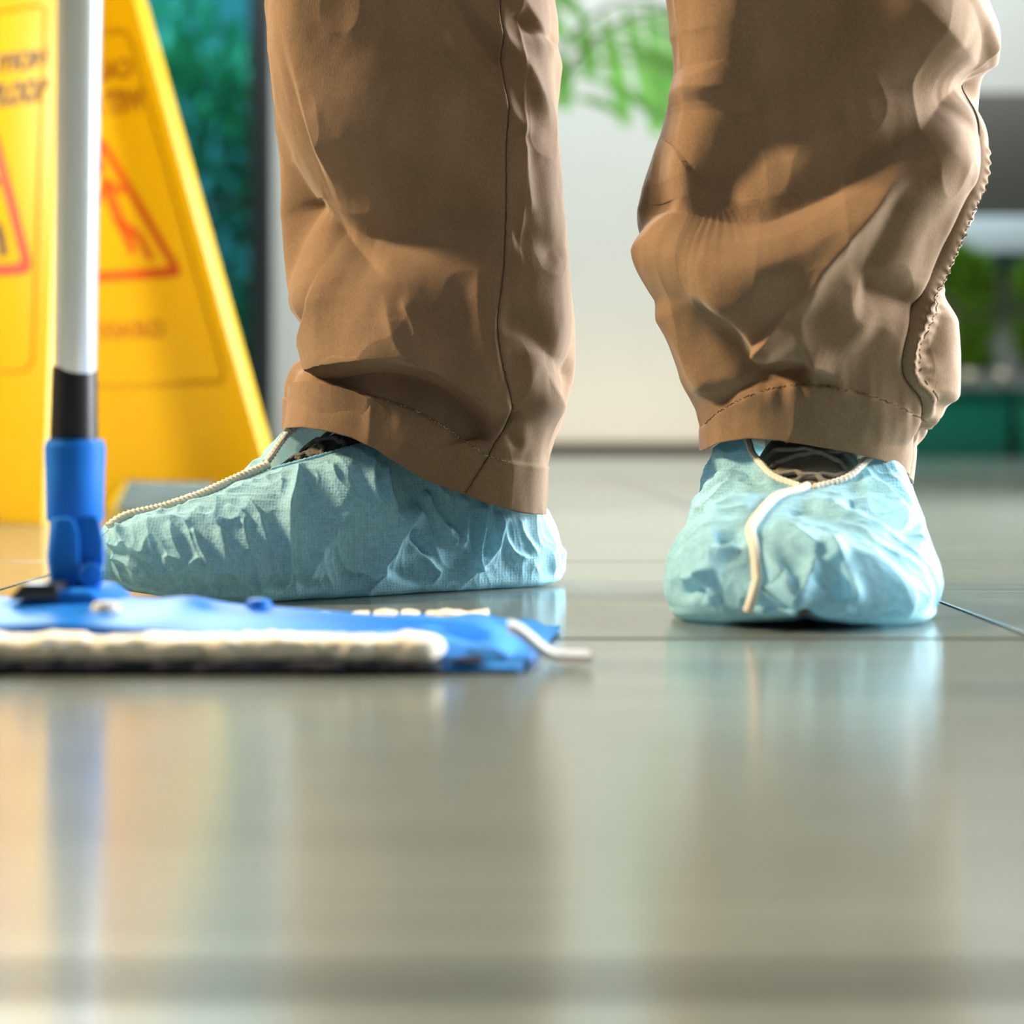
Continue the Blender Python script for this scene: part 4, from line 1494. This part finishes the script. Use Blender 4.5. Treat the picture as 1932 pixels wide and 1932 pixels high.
crB = [
    (z7([(290, 420), (400, 300), (560, 280), (700, 350)]), -4.5, 12, 14, 1.5),
    (z7([(300, 540), (350, 430), (470, 370), (640, 380), (780, 430)]), -3.0, 10, 12, 1.5),
    (z7([(420, 780), (520, 740), (620, 760)]), -4.5, 14, 16, 1.5),
    (z7([(330, 600), (480, 560), (640, 560), (820, 560)]), 2.5, 12, 16, 1.6),
    (z7([(380, 840), (460, 850), (560, 800)]), 3, 12, 14, 1.6),
    (z7([(200, 1000), (300, 1010), (430, 940)]), 2.5, 10, 12, 1.5),
    (z7([(180, 1100), (300, 1060), (400, 1100)]), -3, 10, 12, 1.5),
    (z7([(330, 940), (380, 1060), (440, 1150)]), 3, 10, 12, 1.4),
    (z7([(680, 760), (740, 900), (830, 1040), (900, 1150), (890, 1290)]), 5.5, 14, 10, 1.3),
    (z7([(720, 720), (850, 720), (1010, 830), (1060, 870)]), 3.5, 10, 10, 1.4),
    (z7([(1050, 870), (1010, 970), (970, 1090), (940, 1200)]), 4.5, 10, 16, 1.3),
    (z7([(930, 1180), (960, 1260), (960, 1300)]), -8, 16, 14, 1.4, (.2, 0)),
    (z7([(1070, 760), (1160, 880), (1230, 1020), (1290, 1180)]), 4.5, 14, 12, 1.4),
    (z7([(1150, 880), (1190, 1000), (1180, 1150)]), -3.5, 16, 14, 1.6),
    (z7([(1180, 490), (1320, 560), (1440, 620), (1540, 740)]), -4, 12, 18, 1.5),
    (z7([(960, 500), (1150, 600), (1350, 690), (1520, 750)]), 2.6, 10, 10, 1.4),
    (z7([(1280, 400), (1420, 480), (1540, 640), (1560, 740)]), 3.5, 10, 10, 1.4),
    (z7([(1440, 340), (1560, 500), (1620, 700), (1680, 900)]), 2.5, 12, 12, 1.5),
    (z7([(1250, 1230), (1400, 1240), (1600, 1200)]), -2.5, 10, 14, 1.6),
    (z7([(860, 620), (960, 580), (1060, 600)]), -2, 10, 8, 1.5),
    (z7([(560, 1150), (700, 1180), (860, 1170)]), -2.5, 14, 12, 1.5),
]
covB, PB_, uB, nB = make_cover('B', heelB, toeB, TB, 1, crB, 0.7, None)
covB['label'] = 'light blue nonwoven shoe cover with its toe forward'
i_close = idx_u(uB, 0.60)
mid = (PB_[:, 0] + PB_[:, -1]) / 2
q = mid[i_close:idx_u(uB, 1.0)].copy()
k = np.linspace(0, 1, 14)[:, None]
endp = q[-1]
drop = endp + np.array([-0.006, 0, -0.016]) * k + np.array([0, -0.0075, 0]) * np.sin(k * 1.5)
q = np.vstack([q, drop[1:]])
q[:, 2] += 0.0012
q[:, 2] = np.maximum(q[:, 2], 0.003)
ribbed(q, 0.0027, 'elastic_trim', M['elastic'], covB, 0.1, 0.003)
for cidx in (0, -1):
    qq = PB_[8:i_close + 1, cidx].copy()
    qq[:, 2] += 0.0005
    ribbed(qq, 0.0022, 'elastic_edge', M['elastic'], covB, 0.1, 0.0035)


# shoes worn inside the covers
def make_shoe(heel, toe, T_, near, label, lace_us):
    T2 = {k: list(v) for k, v in T_.items()}
    T2['o'] = [(0, .0), (1, .0)]
    T2['cs'] = [(0, 0), (1, 0)]
    hh = [(0, .030), (.03, .042), (.08, .060), (.15, .080), (.33, .112), (.43, .113), (.49, .103), (.55, .088), (.60, .076), (.66, .066), (.72, .057), (.80, .049), (.88, .042), (.95, .034), (1, .020)]
    if heel is heelB:
        hh = [(u_, v_ - (0.0065 if u_ < .62 else 0.004) if u_ > .4 else v_) for u_, v_ in hh]
    else:
        hh = [(0, .020), (.03, .034), (.08, .050), (.15, .076), (.33, .116), (.45, .118), (.51, .110), (.56, .101), (.60, .092), (.64, .081), (.68, .066), (.72, .057), (.80, .049), (.88, .042), (.95, .034), (1, .020)]
    T2['hn'] = hh
    T2['hf'] = hh
    T2['wn'] = [(u_, max(0.004, v_ * (0.66 if heel is heelB else 0.75))) for u_, v_ in T_['wn']]
    T2['wf'] = [(u_, max(0.004, v_ * (0.66 if heel is heelB else 0.75))) for u_, v_ in T_['wf']]
    P, uu = foot_loft(heel, toe, T2, near, nu=120, nq=36, inset=0.004)
    # pull the ends in
    h2, t2 = np.array([*heel, 0.03]), np.array([*toe, 0.03])
    c = (h2 + t2) / 2
    ax = (t2 - h2) / np.linalg.norm(t2 - h2)
    along = ((P - c) * ax).sum(-1)
    P = P - ax * (along * 0.035)[..., None]
    P[..., 2] = np.maximum(P[..., 2], 0.003)
    me = mesh_from('shoe', P.reshape(-1, 3), grid_faces(P.shape[0], P.shape[1]))
    isB = heel is heelB
    sh = link('shoe', me, M['shoe2' if isB else 'shoe'], person)
    sh['label'] = label
    nq2 = P.shape[1]
    nrm = grid_normals(P)
    nrm *= np.sign(np.median((nrm * (P - P.mean(axis=1, keepdims=True))).sum(axis=2)))

    def sp(u_, lat):
        i = idx_u(uu, u_)
        # lat -1..1 across the top, over both edge strips
        k_ = int(round(abs(lat) * nq2 * 0.11))
        col = k_ if lat >= 0 else nq2 - 1 - k_
        nn = nrm[i, col]
        return P[i, col] + nn * 0.0008
    for a, b in lace_us:
        for s in (1, -1):
            pts = [sp(a + (b - a) * t, s * (1 - 2 * t)) + np.array([0, 0, 0.0012 * (1 + s * .6) * math.sin(math.pi * t)]) for t in np.linspace(0, 1, 12)]
            pts = catmull(pts, 40)
            MB().tube(pts, 0.0017, 8).build('lace', M['lace2' if isB else 'lace'], sh)
    # bow loop
    for s in (1, -1):
        b0 = sp(lace_us[0][0], 0)
        q_ = [b0, b0 + np.array([0.008 * s, -0.004, 0.004]), b0 + np.array([0.016 * s, -0.002, 0.001]), b0 + np.array([0.010 * s, 0.001, 0.006]), b0]
        MB().tube(catmull(q_, 24), 0.0017, 8).build('lace', M['lace2' if isB else 'lace'], sh)
    return sh


make_shoe(heelA, toeA, TA, -1, 'dark brown lace-up shoe inside the sideways cover', ((.47, .53), (.52, .58), (.57, .63)))
make_shoe(heelB, toeB, TB, 1, 'dark olive lace-up shoe inside the cover with its toe forward', ((.46, .52), (.52, .585)))
